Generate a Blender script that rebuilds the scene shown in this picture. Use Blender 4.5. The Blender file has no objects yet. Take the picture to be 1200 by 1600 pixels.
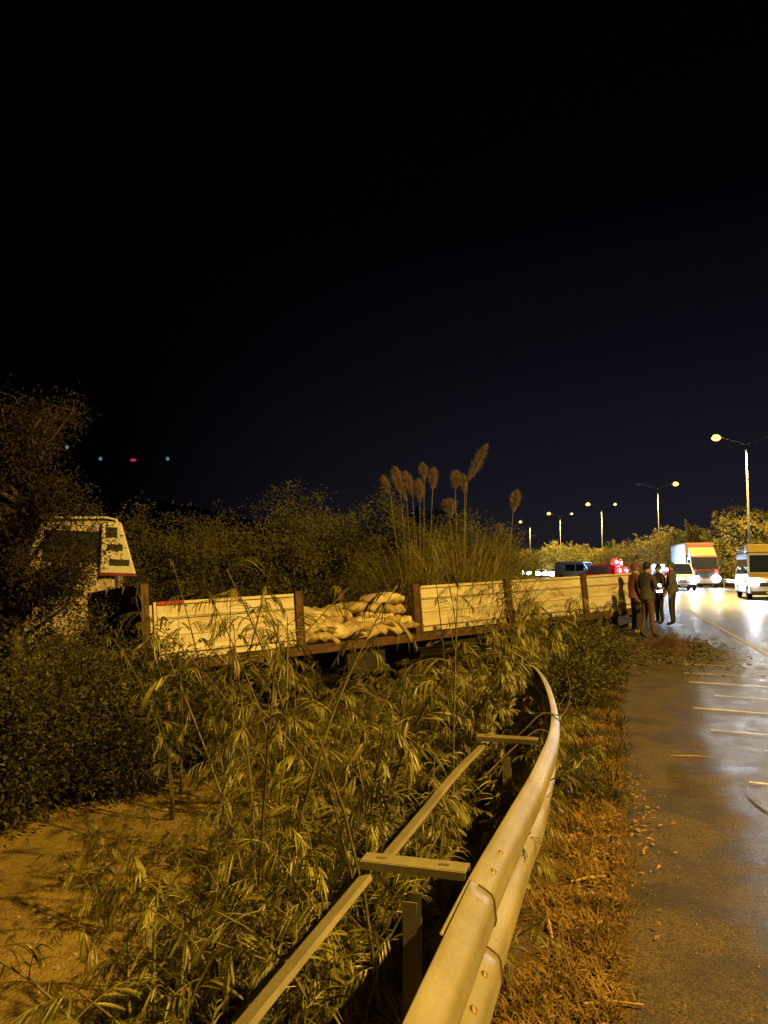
import bpy, bmesh, math, random
import numpy as np
from mathutils import Vector, Matrix, noise
random.seed(7); rng = np.random.default_rng(7)
R = math.radians; PI = math.pi
scene = bpy.context.scene
col = scene.collection

# ------------------------------------------------------------ camera, sky, exposure
cam_d = bpy.data.cameras.new('camera'); cam = bpy.data.objects.new('camera', cam_d); col.objects.link(cam)
cam.location = (0, 0, 1.6); cam.rotation_euler = (R(90 + 4.2), 0, R(16.5))
cam_d.sensor_fit = 'VERTICAL'; cam_d.sensor_height = 36; cam_d.lens = 27.05
cam_d.clip_start = .05; cam_d.clip_end = 3000
scene.camera = cam
world = bpy.data.worlds.new('World'); scene.world = world; world.use_nodes = True
wn = world.node_tree.nodes; wl = world.node_tree.links; wn.clear()
wo = wn.new('ShaderNodeOutputWorld'); bg = wn.new('ShaderNodeBackground')
tc = wn.new('ShaderNodeTexCoord'); sp = wn.new('ShaderNodeSeparateXYZ'); rp = wn.new('ShaderNodeValToRGB')
wl.new(tc.outputs['Generated'], sp.inputs[0]); wl.new(sp.outputs['Z'], rp.inputs[0])
e = rp.color_ramp.elements
e[0].position = 0.0; e[0].color = (.0120, .0105, .0145, 1)
e[1].position = .62; e[1].color = (.0004, .0004, .0006, 1)
q = e.new(.10); q.color = (.0078, .0074, .0125, 1)
q = e.new(.26); q.color = (.0034, .0033, .0064, 1)
q = e.new(.42); q.color = (.0009, .0009, .0020, 1)
# town glow: the sky is a little brighter over the motorway than over the fields
vm = wn.new('ShaderNodeVectorMath'); vm.operation = 'DOT_PRODUCT'; vm.inputs[1].default_value = (.25, .97, 0)
wl.new(tc.outputs['Generated'], vm.inputs[0])
mr = wn.new('ShaderNodeMapRange'); mr.inputs['From Min'].default_value = .64; mr.inputs['From Max'].default_value = 1
mr.inputs['To Min'].default_value = .05; mr.inputs['To Max'].default_value = 1.25
wl.new(vm.outputs['Value'], mr.inputs['Value'])
wl.new(rp.outputs[0], bg.inputs['Color']); wl.new(mr.outputs[0], bg.inputs['Strength']); wl.new(bg.outputs[0], wo.inputs[0])
scene.view_settings.view_transform = 'Standard'; scene.view_settings.look = 'None'
scene.view_settings.exposure = 0.0; scene.view_settings.gamma = 1
scene.render.engine = 'CYCLES'
NEAR_LAMP = 24500; FAR_LAMP = 12000
SODIUM = (1, .58, .09); SODIUM_FAR = (1, .70, .22)

# ------------------------------------------------------------ helpers
def shift(y): return 0.0 if y < 40 else -.00167 * (y - 40) ** 2
def heading(y): return 0.0 if y < 40 else math.atan(.00334 * (y - 40))   # rotation about z of the road direction
def mat(name, c, rough=.6, metal=0, var=.25, scale=6, bump=0, bscale=40, emit=None, es=0, transl=0, c2=None, coat=0, spec=.5):
    m = bpy.data.materials.new(name); m.use_nodes = True
    nt = m.node_tree; n = nt.nodes; l = nt.links; b = n['Principled BSDF']
    b.inputs['Roughness'].default_value = rough; b.inputs['Metallic'].default_value = metal
    b.inputs['Specular IOR Level'].default_value = spec
    if coat: b.inputs['Coat Weight'].default_value = coat; b.inputs['Coat Roughness'].default_value = .1
    tc = n.new('ShaderNodeTexCoord'); nz = n.new('ShaderNodeTexNoise'); nz.inputs['Scale'].default_value = scale
    nz.inputs['Detail'].default_value = 5
    l.new(tc.outputs['Object'], nz.inputs['Vector'])
    rp = n.new('ShaderNodeValToRGB'); l.new(nz.outputs['Fac'], rp.inputs[0])
    c2 = c2 or tuple(min(1, v * (1 + var)) for v in c)
    c1 = tuple(v * (1 - var) for v in c)
    rp.color_ramp.elements[0].position = .32; rp.color_ramp.elements[0].color = (*c1, 1)
    rp.color_ramp.elements[1].position = .68; rp.color_ramp.elements[1].color = (*c2, 1)
    l.new(rp.outputs[0], b.inputs['Base Color'])
    if bump:
        n2 = n.new('ShaderNodeTexNoise'); n2.inputs['Scale'].default_value = bscale; n2.inputs['Detail'].default_value = 6
        l.new(tc.outputs['Object'], n2.inputs['Vector'])
        bp = n.new('ShaderNodeBump'); bp.inputs['Strength'].default_value = bump; bp.inputs['Distance'].default_value = .02
        l.new(n2.outputs['Fac'], bp.inputs['Height']); l.new(bp.outputs[0], b.inputs['Normal'])
    if emit:
        b.inputs['Emission Color'].default_value = (*emit, 1); b.inputs['Emission Strength'].default_value = es
    if transl:
        tr = n.new('ShaderNodeBsdfTranslucent'); mx = n.new('ShaderNodeMixShader'); mx.inputs[0].default_value = transl
        l.new(rp.outputs[0], tr.inputs[0]); l.new(b.outputs[0], mx.inputs[1]); l.new(tr.outputs[0], mx.inputs[2])
        l.new(mx.outputs[0], n['Material Output'].inputs[0])
    return m

class MB:
    def __init__(s): s.v = []; s.f = []; s.m = []
    def add(s, vs, fs, mi=0):
        o = len(s.v); s.v += [tuple(v) for v in vs]; s.f += [tuple(o + i for i in f) for f in fs]; s.m += [mi] * len(fs); return s
    def box(s, c, d, mi=0, rot=None):
        x, y, z = d[0] / 2, d[1] / 2, d[2] / 2
        vs = [Vector(p) for p in [(-x,-y,-z),(x,-y,-z),(x,y,-z),(-x,y,-z),(-x,-y,z),(x,-y,z),(x,y,z),(-x,y,z)]]
        if rot is not None: vs = [rot @ v for v in vs]
        c = Vector(c); vs = [v + c for v in vs]
        return s.add(vs, [(0,3,2,1),(4,5,6,7),(0,1,5,4),(1,2,6,5),(2,3,7,6),(3,0,4,7)], mi)
    def tube(s, pts, r, n=8, mi=0, cap=True):
        pts = [Vector(p) for p in pts]; rs = r if isinstance(r, (list, tuple)) else [r] * len(pts)
        vs = []; fs = []; prev = None
        for i, p in enumerate(pts):
            t = (pts[min(i+1, len(pts)-1)] - pts[max(i-1, 0)]).normalized()
            a = prev if prev is not None else (Vector((0,0,1)) if abs(t.z) < .9 else Vector((1,0,0)))
            u = (a - t * a.dot(t)).normalized(); prev = u; w = t.cross(u)
            for k in range(n):
                q = 2 * PI * k / n; vs.append(p + (u * math.cos(q) + w * math.sin(q)) * rs[i])
        for i in range(len(pts) - 1):
            for k in range(n):
                fs.append((i*n+k, i*n+(k+1)%n, (i+1)*n+(k+1)%n, (i+1)*n+k))
        if cap: fs.append(tuple(range(n-1, -1, -1))); fs.append(tuple((len(pts)-1)*n+k for k in range(n)))
        return s.add(vs, fs, mi)
    def prism(s, poly, h0, h1, ax=0, mi=0, hw=None):
        # poly in the plane normal to axis ax, extruded from h0 to h1 (hw: function z -> factor on the extrusion)
        n = len(poly); vs = []
        for h in (h0, h1):
            for a, b in poly:
                hh = h * (hw(b) if hw else 1)
                vs.append((hh, a, b) if ax == 0 else ((a, hh, b) if ax == 1 else (a, b, hh)))
        fs = [tuple(range(n-1, -1, -1)), tuple(range(n, 2*n))] + [(i, (i+1)%n, n+(i+1)%n, n+i) for i in range(n)]
        return s.add(vs, fs, mi)
    def ball(s, c, r, n=10, mi=0, sc=(1,1,1)):
        vs = []; fs = []; m = n // 2
        for i in range(m + 1):
            t = PI * i / m
            for k in range(n):
                q = 2 * PI * k / n
                vs.append((c[0]+r*sc[0]*math.sin(t)*math.cos(q), c[1]+r*sc[1]*math.sin(t)*math.sin(q), c[2]+r*sc[2]*math.cos(t)))
        for i in range(m):
            for k in range(n): fs.append((i*n+k, (i+1)*n+k, (i+1)*n+(k+1)%n, i*n+(k+1)%n))
        return s.add(vs, fs, mi)
    def build(s, name, mats, parent=None, smooth=False, bevel=0):
        me = bpy.data.meshes.new(name); me.from_pydata(s.v, [], s.f)
        mats = mats if isinstance(mats, (list, tuple)) else [mats]
        for m in mats: me.materials.append(m)
        if len(mats) > 1: me.polygons.foreach_set('material_index', s.m)
        bm = bmesh.new(); bm.from_mesh(me); bmesh.ops.recalc_face_normals(bm, faces=bm.faces); bm.to_mesh(me); bm.free()
        if smooth: me.polygons.foreach_set('use_smooth', [True] * len(me.polygons))
        return link(name, me, parent, bevel)
def link(name, me, parent=None, bevel=0):
    o = bpy.data.objects.new(name, me); col.objects.link(o); o.parent = parent
    if bevel:
        b = o.modifiers.new('bevel', 'BEVEL'); b.width = bevel; b.segments = 2; b.limit_method = 'ANGLE'; b.angle_limit = R(40)
    return o
def tag(o, label, cat, group=None):
    o['label'] = label; o['category'] = cat
    if group: o['group'] = group
    return o
def thing(name, label, cat, loc=(0,0,0), rot=(0,0,0), group=None):
    o = bpy.data.objects.new(name, None); col.objects.link(o); o.empty_display_size = .2
    o.location = loc; o.rotation_euler = rot if isinstance(rot, (tuple, list)) else (0, 0, rot)
    return tag(o, label, cat, group)
def struct(o): o['kind'] = 'structure'; return o
def stuff(o): o['kind'] = 'stuff'; return o
KIDS = {}
def dup(root, loc, rotz=0, label=None, scale=1, rot=None, group=None):
    def cp(o, par):
        c = o.copy(); col.objects.link(c); c.parent = par
        for ch in list(o.children): cp(ch, c)
        return c
    kids = list(root.children)
    r = root.copy(); col.objects.link(r); r.location = loc
    r.rotation_euler = rot if rot else (0, 0, rotz); r.scale = (scale,) * 3 if not isinstance(scale, tuple) else scale
    for ch in kids: cp(ch, r)
    if label: r['label'] = label
    if group: r['group'] = group
    return r
def qmesh(name, Q, m, smooth=False):
    """Q: (N,4,3) array of quads -> mesh"""
    Q = np.asarray(Q, dtype=np.float32); N = len(Q)
    me = bpy.data.meshes.new(name); me.vertices.add(N * 4); me.vertices.foreach_set('co', Q.reshape(-1))
    me.loops.add(N * 4); me.loops.foreach_set('vertex_index', np.arange(N * 4, dtype=np.int32))
    me.polygons.add(N); me.polygons.foreach_set('loop_start', np.arange(N, dtype=np.int32) * 4)
    try: me.polygons.foreach_set('loop_total', np.full(N, 4, dtype=np.int32))
    except Exception: pass
    me.update(calc_edges=True)
    me.materials.append(m)
    return me
def unit(a): return a / (np.linalg.norm(a, axis=-1, keepdims=True) + 1e-9)
def leaves(C, D, length, width, droop=.2, fold=None):
    """lens-shaped leaf quads: base C (N,3), direction D (N,3)"""
    N = len(C); D = unit(D); r = rng.normal(size=(N, 3)); W = unit(np.cross(D, r))
    L = (np.asarray(length) * np.ones(N))[:, None]; w = (np.asarray(width) * np.ones(N))[:, None]
    z = np.array([0, 0, -1.0])
    mid = C + D * L * .45; tip = C + D * L + z * L * droop
    return np.stack([C, mid + W * w * .5, tip, mid - W * w * .5], axis=1)
def zt(x, y):
    """ground height of the verge and the embankment"""
    u = x - shift(y)
    if u > .0: b = -.03
    elif u > -.45: b = -.004
    elif u > -2.8:
        t = (-.45 - u) / 2.35; b = -.004 - .996 * (t * t * (3 - 2 * t))
    else: b = -1.0 - min(.4, (-2.8 - u) * .03)
    nz = noise.noise(Vector((x * .9, y * .9, 0))) * .05 + noise.noise(Vector((x * 4, y * 4, 3))) * .015
    return b + nz * (1 if u < -.4 else (.25 if u < .02 else 0)) - (.05 if u > .35 else 0)

# ------------------------------------------------------------ materials
def ground_mat(name, cols, scales, rough=.95, bump=.6, bs=60):
    m = bpy.data.materials.new(name); m.use_nodes = True; n = m.node_tree.nodes; l = m.node_tree.links; b = n['Principled BSDF']
    b.inputs['Roughness'].default_value = rough; b.inputs['Specular IOR Level'].default_value = .2
    tc = n.new('ShaderNodeTexCoord'); n1 = n.new('ShaderNodeTexNoise'); n1.inputs['Scale'].default_value = scales[0]; n1.inputs['Detail'].default_value = 8
    n2 = n.new('ShaderNodeTexNoise'); n2.inputs['Scale'].default_value = scales[1]; n2.inputs['Detail'].default_value = 4
    for q in (n1, n2): l.new(tc.outputs['Object'], q.inputs['Vector'])
    r1 = n.new('ShaderNodeValToRGB'); r2 = n.new('ShaderNodeValToRGB')
    r1.color_ramp.elements[0].position = .35; r1.color_ramp.elements[1].position = .65
    r1.color_ramp.elements[0].color = (*cols[0], 1); r1.color_ramp.elements[1].color = (*cols[1], 1)
    r2.color_ramp.elements[0].position = .4; r2.color_ramp.elements[1].position = .7
    r2.color_ramp.elements[0].color = (1, 1, 1, 1); r2.color_ramp.elements[1].color = (*cols[2], 1)
    mx = n.new('ShaderNodeMix'); mx.data_type = 'RGBA'; mx.blend_type = 'MULTIPLY'; mx.inputs['Factor'].default_value = 1
    l.new(n1.outputs['Fac'], r1.inputs[0]); l.new(n2.outputs['Fac'], r2.inputs[0])
    l.new(r1.outputs[0], mx.inputs['A']); l.new(r2.outputs[0], mx.inputs['B']); l.new(mx.outputs['Result'], b.inputs['Base Color'])
    n3 = n.new('ShaderNodeTexNoise'); n3.inputs['Scale'].default_value = bs; n3.inputs['Detail'].default_value = 8
    l.new(tc.outputs['Object'], n3.inputs['Vector']); bp = n.new('ShaderNodeBump'); bp.inputs['Strength'].default_value = bump
    bp.inputs['Distance'].default_value = .03; l.new(n3.outputs['Fac'], bp.inputs['Height']); l.new(bp.outputs[0], b.inputs['Normal'])
    return m
M = {}
M['soil'] = ground_mat('soil', [(.07, .045, .022), (.12, .078, .035), (.6, .6, .6)], (1.5, 9), bump=.8)
M['dirt'] = ground_mat('dirt', [(.21, .155, .052), (.34, .25, .085), (.66, .64, .62)], (1.1, 14), bump=.9, bs=45)
M['field'] = ground_mat('field', [(.03, .035, .015), (.05, .05, .02), (.6, .6, .6)], (.5, 3))
M['hill'] = ground_mat('hill', [(.02, .03, .03), (.03, .04, .035), (.6, .6, .6)], (.01, .05))
M['galv'] = mat('galvanised_steel', (.31, .285, .205), .46, .3, var=.22, scale=3.5, bump=.12, bscale=60)
M['galv_dull'] = mat('dull_galvanised_steel', (.22, .21, .18), .6, .25, var=.25, scale=8, bump=.15)
M['bolt'] = mat('weathered_bolt', (.22, .17, .11), .6, .5, var=.3, scale=30)
M['panel'] = mat('cream_drop_side_paint', (.72, .69, .62), .5, 0, var=.1, scale=2.2, bump=.08, bscale=12)
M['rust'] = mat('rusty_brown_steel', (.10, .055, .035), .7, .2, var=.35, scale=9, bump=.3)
M['redrefl'] = mat('red_reflective_tape', (.45, .03, .03), .4)
M['darksteel'] = mat('dark_chassis_steel', (.035, .032, .03), .6, .3)
M['rubber'] = mat('rubber', (.02, .02, .02), .85)
M['rim'] = mat('wheel_rim', (.4, .4, .4), .4, .6)
M['white'] = mat('white_vehicle_paint', (.75, .75, .73), .35, 0, var=.05, coat=.4)
M['cabwhite'] = mat('scuffed_white_cab_paint', (.62, .58, .48), .5, 0, var=.18, scale=4)
M['red'] = mat('red_paint', (.22, .06, .06), .35, 0, var=.08, coat=.4)
M['darkred'] = mat('dark_red_paint', (.22, .02, .02), .3, 0, var=.08, coat=.4)
M['boxred'] = mat('red_box_panel', (.26, .10, .07), .5, 0, var=.12, scale=2)
M['yellow'] = mat('yellow_paint', (.80, .48, .04), .35, 0, var=.06, coat=.4)
M['teal'] = mat('pale_curtain', (.72, .82, .82), .5, 0, var=.05)
M['tealdark'] = mat('dark_curtain_strap', (.08, .16, .18), .5)
M['tan'] = mat('faded_orange_paint', (.48, .27, .11), .4)
M['grey'] = mat('silver_grey_paint', (.40, .41, .42), .3, .3, var=.05, coat=.4)
M['navy'] = mat('navy_paint', (.03, .05, .16), .3, 0, coat=.4)
M['glass'] = mat('tinted_glass', (.03, .035, .045), .06, 0, var=.1, spec=.8)
M['plastic'] = mat('black_plastic', (.03, .03, .03), .5)
M['head'] = mat('lit_headlight', (.9, .9, .9), .2, emit=(.86, .93, 1), es=160)
M['headfar'] = mat('lit_far_headlight', (.9, .9, .9), .2, emit=(.80, .92, 1), es=60)
M['tail'] = mat('lit_tail_light', (.6, .02, .02), .2, emit=(1, .12, .10), es=45)
M['blue'] = mat('lit_blue_beacon', (.1, .3, .9), .2, emit=(.10, .42, 1), es=5)
M['hotb'] = mat('blue_white_lamp', (.9, .9, .9), .2, emit=(.5, .85, 1), es=60)
M['redb'] = mat('lit_red_beacon', (.9, .05, .05), .2, emit=(1, .01, .03), es=3)
M['hot'] = mat('white_hot_lamp', (.9, .9, .9), .2, emit=(1, .75, .78), es=60)
M['lamp'] = mat('lit_sodium_lens', (.9, .8, .5), .3, emit=(1, .55, .09), es=4.6)
M['lampdim'] = mat('lit_pale_lens', (.9, .9, .8), .3, emit=(1, .78, .42), es=1.8)
M['lampoff'] = mat('unlit_lens', (.4, .4, .4), .3)
M['pole'] = mat('painted_lamp_pole', (.24, .22, .19), .5, .1, var=.1)
M['marker'] = mat('white_road_paint', (.55, .54, .52), .6, 0, var=.35, scale=14)
M['leafA'] = mat('feathery_leaf', (.165, .155, .032), .42, 0, var=.75, scale=5, transl=.3, spec=.5)
M['leafB'] = mat('bush_leaf', (.17, .165, .038), .6, 0, var=.5, scale=2.2, transl=.25, spec=.3)
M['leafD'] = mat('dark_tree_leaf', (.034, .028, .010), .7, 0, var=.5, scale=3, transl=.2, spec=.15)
M['leafH'] = mat('hedge_leaf', (.070, .070, .020), .55, 0, var=.6, scale=6, transl=.2, spec=.3)
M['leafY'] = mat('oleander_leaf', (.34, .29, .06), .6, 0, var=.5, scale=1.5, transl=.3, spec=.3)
M['reed'] = mat('reed_blade', (.30, .27, .085), .65, 0, var=.4, scale=7, transl=.3, spec=.2)
M['plume'] = mat('pampas_plume', (.27, .215, .18), .9, 0, var=.2, scale=10, transl=.3, spec=.1)
M['stem'] = mat('green_brown_stem', (.10, .085, .035), .7, var=.3, scale=20)
M['bark'] = mat('bark', (.06, .045, .03), .9, var=.4, scale=12, bump=.5)
M['grass'] = mat('dry_grass', (.20, .135, .045), .8, var=.5, scale=5, transl=.2, spec=.15)
M['ggrass'] = mat('green_grass', (.040, .042, .018), .8, var=.5, scale=2, transl=.2, spec=.2)
M['litter'] = mat('dead_leaf', (.27, .18, .09), .8, var=.45, scale=16, transl=.15, spec=.2)
M['stick'] = mat('dry_stick', (.36, .25, .13), .85, var=.3, scale=30)
M['sack'] = mat('woven_sack', (.50, .40, .22), .75, var=.35, scale=4, bump=.9, bscale=9)
M['sackb'] = mat('striped_sack', (.58, .50, .34), .7, var=.4, scale=3, bump=.9, bscale=8)
M['sackc'] = mat('dirty_brown_sack', (.36, .28, .15), .8, var=.45, scale=6, bump=.9, bscale=9)
M['skin'] = mat('skin', (.42, .25, .17), .6, var=.05)
M['hair'] = mat('dark_hair', (.015, .012, .01), .7)
M['jacket'] = mat('dark_jacket', (.05, .045, .07), .8, var=.3, bump=.3, bscale=20)
M['jacket2'] = mat('dark_plum_jacket', (.14, .05, .08), .8, var=.3, bump=.3, bscale=20)
M['jacket3'] = mat('charcoal_coat', (.09, .09, .10), .8, var=.3, bump=.3, bscale=20)
M['brown'] = mat('brown_trousers', (.10, .065, .045), .85, var=.25)
M['blueT'] = mat('navy_trousers', (.02, .022, .06), .85, var=.25)
M['greyT'] = mat('dark_trousers', (.03, .03, .035), .85, var=.25)
M['shoe'] = mat('dark_shoe', (.02, .018, .016), .6)
M['shoew'] = mat('pale_sneaker', (.55, .52, .5), .6)
M['paper'] = mat('white_paper', (.85, .85, .85), .7, var=.02)
M['sheet_glow'] = mat('glowing_paper', (.8, .8, .8), .3, emit=(.85, .92, 1), es=7)  # emission put into the held paper sheet to make it look bright

def streak(m, sc, lo, p0=.35, p1=.6):
    n = m.node_tree.nodes; l = m.node_tree.links; b = n['Principled BSDF']; src = b.inputs['Base Color'].links[0].from_socket
    tc = n.new('ShaderNodeTexCoord'); mp = n.new('ShaderNodeMapping'); mp.inputs['Scale'].default_value = sc; l.new(tc.outputs['Object'], mp.inputs[0])
    nz = n.new('ShaderNodeTexNoise'); nz.inputs['Scale'].default_value = 1; nz.inputs['Detail'].default_value = 8; nz.inputs['Roughness'].default_value = .65; l.new(mp.outputs[0], nz.inputs['Vector'])
    rp = n.new('ShaderNodeValToRGB'); l.new(nz.outputs['Fac'], rp.inputs[0]); rp.color_ramp.elements[0].position = p0; rp.color_ramp.elements[1].position = p1
    rp.color_ramp.elements[0].color = (*lo, 1); rp.color_ramp.elements[1].color = (1, 1, 1, 1)
    mx = n.new('ShaderNodeMix'); mx.data_type = 'RGBA'; mx.blend_type = 'MULTIPLY'; mx.inputs['Factor'].default_value = 1
    l.new(src, mx.inputs['A']); l.new(rp.outputs[0], mx.inputs['B']); l.new(mx.outputs['Result'], b.inputs['Base Color'])
streak(M['panel'], (.9, 2, 7), (.74, .64, .50)); streak(M['panel'], (9, 9, 1.2), (.8, .72, .6), .28, .40)
streak(M['galv'], (9, 1.1, 9), (.80, .77, .70), .36, .62); streak(M['galv'], (40, 40, 40), (.55, .42, .28), .22, .34)
streak(M['cabwhite'], (2, 2, 5), (.45, .38, .30), .38, .58)
def asphalt():
    m = bpy.data.materials.new('wet_asphalt'); m.use_nodes = True; n = m.node_tree.nodes; l = m.node_tree.links; b = n['Principled BSDF']
    tc = n.new('ShaderNodeTexCoord'); s = n.new('ShaderNodeSeparateXYZ'); l.new(tc.outputs['Object'], s.inputs[0])
    big = n.new('ShaderNodeTexNoise'); big.inputs['Scale'].default_value = .7; big.inputs['Detail'].default_value = 6
    fine = n.new('ShaderNodeTexNoise'); fine.inputs['Scale'].default_value = 90; fine.inputs['Detail'].default_value = 6
    vor = n.new('ShaderNodeTexVoronoi'); vor.inputs['Scale'].default_value = 170
    for q in (big, fine, vor): l.new(tc.outputs['Object'], q.inputs['Vector'])
    # how far into the wet running surface: sandy shoulder near the verge, wet dark asphalt outside
    a1 = n.new('ShaderNodeMath'); a1.operation = 'MULTIPLY_ADD'; l.new(big.outputs['Fac'], a1.inputs[0]); a1.inputs[1].default_value = .55
    l.new(s.outputs['X'], a1.inputs[2])
    yy = n.new('ShaderNodeMath'); yy.operation = 'MULTIPLY_ADD'; l.new(s.outputs['Y'], yy.inputs[0]); yy.inputs[1].default_value = -.055; l.new(a1.outputs[0], yy.inputs[2])
    mr = n.new('ShaderNodeMapRange'); mr.interpolation_type = 'SMOOTHSTEP'
    mr.inputs['From Min'].default_value = .48; mr.inputs['From Max'].default_value = .80; l.new(yy.outputs[0], mr.inputs['Value'])
    xs = n.new('ShaderNodeMapRange'); xs.interpolation_type = 'SMOOTHSTEP'; xs.inputs['From Min'].default_value = 1.1; xs.inputs['From Max'].default_value = 1.6
    l.new(a1.outputs[0], xs.inputs['Value'])
    mxm = n.new('ShaderNodeMath'); mxm.operation = 'MAXIMUM'; l.new(mr.outputs[0], mxm.inputs[0]); l.new(xs.outputs[0], mxm.inputs[1])
    cr = n.new('ShaderNodeMix'); cr.data_type = 'RGBA'; l.new(mxm.outputs[0], cr.inputs['Factor'])
    rs = n.new('ShaderNodeValToRGB'); l.new(fine.outputs['Fac'], rs.inputs[0])
    rs.color_ramp.elements[0].position = .3; rs.color_ramp.elements[0].color = (.046, .033, .020, 1)
    rs.color_ramp.elements[1].position = .72; rs.color_ramp.elements[1].color = (.075, .054, .032, 1)
    rw = n.new('ShaderNodeValToRGB'); l.new(fine.outputs['Fac'], rw.inputs[0])
    rw.color_ramp.elements[0].position = .35; rw.color_ramp.elements[0].color = (.026, .024, .022, 1)
    rw.color_ramp.elements[1].position = .72; rw.color_ramp.elements[1].color = (.10, .088, .072, 1)
    l.new(rs.outputs[0], cr.inputs['A']); l.new(rw.outputs[0], cr.inputs['B'])
    st = n.new('ShaderNodeTexNoise'); st.inputs['Scale'].default_value = 2.2; st.inputs['Detail'].default_value = 8; st.inputs['Distortion'].default_value = 1
    l.new(tc.outputs['Object'], st.inputs['Vector'])
    rr = n.new('ShaderNodeValToRGB'); l.new(st.outputs['Fac'], rr.inputs[0])
    rr.color_ramp.elements[0].position = .38; rr.color_ramp.elements[0].color = (.42, .40, .38, 1)
    rr.color_ramp.elements[1].position = .6; rr.color_ramp.elements[1].color = (1, 1, 1, 1)
    mu = n.new('ShaderNodeMix'); mu.data_type = 'RGBA'; mu.blend_type = 'MULTIPLY'; mu.inputs['Factor'].default_value = 1
    sv = n.new('ShaderNodeTexVoronoi'); sv.inputs['Scale'].default_value = 120; l.new(tc.outputs['Object'], sv.inputs['Vector'])
    sr = n.new('ShaderNodeValToRGB'); l.new(sv.outputs['Color'], sr.inputs[0]); sr.color_ramp.elements[0].position = .25; sr.color_ramp.elements[0].color = (.45, .45, .45, 1); sr.color_ramp.elements[1].position = .8; sr.color_ramp.elements[1].color = (1.9, 1.85, 1.75, 1)
    sm = n.new('ShaderNodeMix'); sm.data_type = 'RGBA'; sm.blend_type = 'MULTIPLY'; sm.inputs['Factor'].default_value = .85
    l.new(cr.outputs['Result'], sm.inputs['A']); l.new(sr.outputs[0], sm.inputs['B']); l.new(sm.outputs['Result'], mu.inputs['A']); l.new(rr.outputs[0], mu.inputs['B']); l.new(mu.outputs['Result'], b.inputs['Base Color'])
    ro = n.new('ShaderNodeMapRange'); l.new(mxm.outputs[0], ro.inputs['Value']); ro.inputs['To Min'].default_value = .8; ro.inputs['To Max'].default_value = .46
    r2 = n.new('ShaderNodeMath'); r2.operation = 'MULTIPLY_ADD'; l.new(st.outputs['Fac'], r2.inputs[0]); r2.inputs[1].default_value = .5; l.new(ro.outputs[0], r2.inputs[2])
    r3 = n.new('ShaderNodeMath'); r3.operation = 'SUBTRACT'; l.new(r2.outputs[0], r3.inputs[0]); r3.inputs[1].default_value = .27
    l.new(r3.outputs[0], b.inputs['Roughness'])
    bp = n.new('ShaderNodeBump'); bp.inputs['Strength'].default_value = .45; bp.inputs['Distance'].default_value = .008
    ad = n.new('ShaderNodeMath'); ad.operation = 'ADD'; l.new(vor.outputs['Distance'], ad.inputs[0]); l.new(fine.outputs['Fac'], ad.inputs[1])
    wv_ = n.new('ShaderNodeTexNoise'); wv_.inputs['Scale'].default_value = 9; wv_.inputs['Detail'].default_value = 5; l.new(tc.outputs['Object'], wv_.inputs['Vector'])
    ad2 = n.new('ShaderNodeMath'); ad2.operation = 'MULTIPLY_ADD'; l.new(wv_.outputs['Fac'], ad2.inputs[0]); ad2.inputs[1].default_value = 3.0; l.new(ad.outputs[0], ad2.inputs[2])
    l.new(ad2.outputs[0], bp.inputs['Height']); l.new(bp.outputs[0], b.inputs['Normal'])
    return m
M['asphalt'] = asphalt()

# ------------------------------------------------------------ setting: ground, road, hills
def sheet(name, xs, ys, zf, m, xf=None):
    v = []; f = []; nx = len(xs)
    for y in ys:
        for x in xs:
            X = xf(x, y) if xf else x; v.append((X, y, zf(X, y)))
    for j in range(len(ys) - 1):
        for i in range(nx - 1): f.append((j*nx+i, j*nx+i+1, (j+1)*nx+i+1, (j+1)*nx+i))
    me = bpy.data.meshes.new(name); me.from_pydata(v, [], f); me.materials.append(m)
    me.polygons.foreach_set('use_smooth', [True] * len(f))
    return struct(link(name, me))
def lin(a, b, s): return list(np.arange(a, b, s))
gx = [-900, -500, -300, -200, -140, -100, -70, -50, -36, -26, -20, -16, -13] + lin(-11, -6, .5) + lin(-6, .6, .11) + [.6, 2, 6, 10, 14, 20, 30, 60, 120, 300, 900]
gy = [-120, -60, -30, -15, -8, -4] + lin(-2, 14, .14) + lin(14, 30, .5) + lin(30, 240, 5) + [240, 300, 400, 600, 1200]
sheet('ground', gx, gy, lambda x, y: zt(x, y), M['soil'])
# the road: shoulder + two lanes, then the far carriageway
ry = [-120, -60, -20] + lin(-4, 40, 2) + lin(40, 204, 3)
sheet('road', [-.02, 1.2, 2.7, 6.2, 9.9], ry, lambda x, y: 0.0, M['asphalt'], lambda x, y: x + shift(y) + 0)
sheet('far_carriageway', [13.2, 17, 21, 24], ry, lambda x, y: 0.0, M['asphalt'], lambda x, y: x + shift(y))
# bare dirt track below the embankment
dv = []; df = []; ny = 70
for j in range(ny):
    y = 1.0 + j * .15
    xl = -5.6 + .55 * math.sin(y * .7) + .12 * math.sin(y * 3.3) + max(0, y - 8) * .2; xr = -2.35 + .3 * math.sin(y * .9 + 1) + .1 * math.sin(y * 4.1)
    for i in range(24):
        x = xl + (xr - xl) * i / 23; edge = min(i, 23 - i)
        dv.append((x, y, zt(x, y) + (.012 if edge > 0 else -.03)))
for j in range(ny - 1):
    for i in range(23): df.append((j*24+i, j*24+i+1, (j+1)*24+i+1, (j+1)*24+i))
me = bpy.data.meshes.new('dirt_path'); me.from_pydata(dv, [], df); me.materials.append(M['dirt']); me.polygons.foreach_set('use_smooth', [True]*len(df)); struct(link('dirt_path', me))
def strip(x0, x1, ys, z=.004):
    b = MB()
    for a, c in zip(ys[:-1], ys[1:]): b.add([(x0+shift(a), a, z), (x1+shift(a), a, z), (x1+shift(c), c, z), (x0+shift(c), c, z)], [(0,1,2,3)])
    return b
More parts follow.
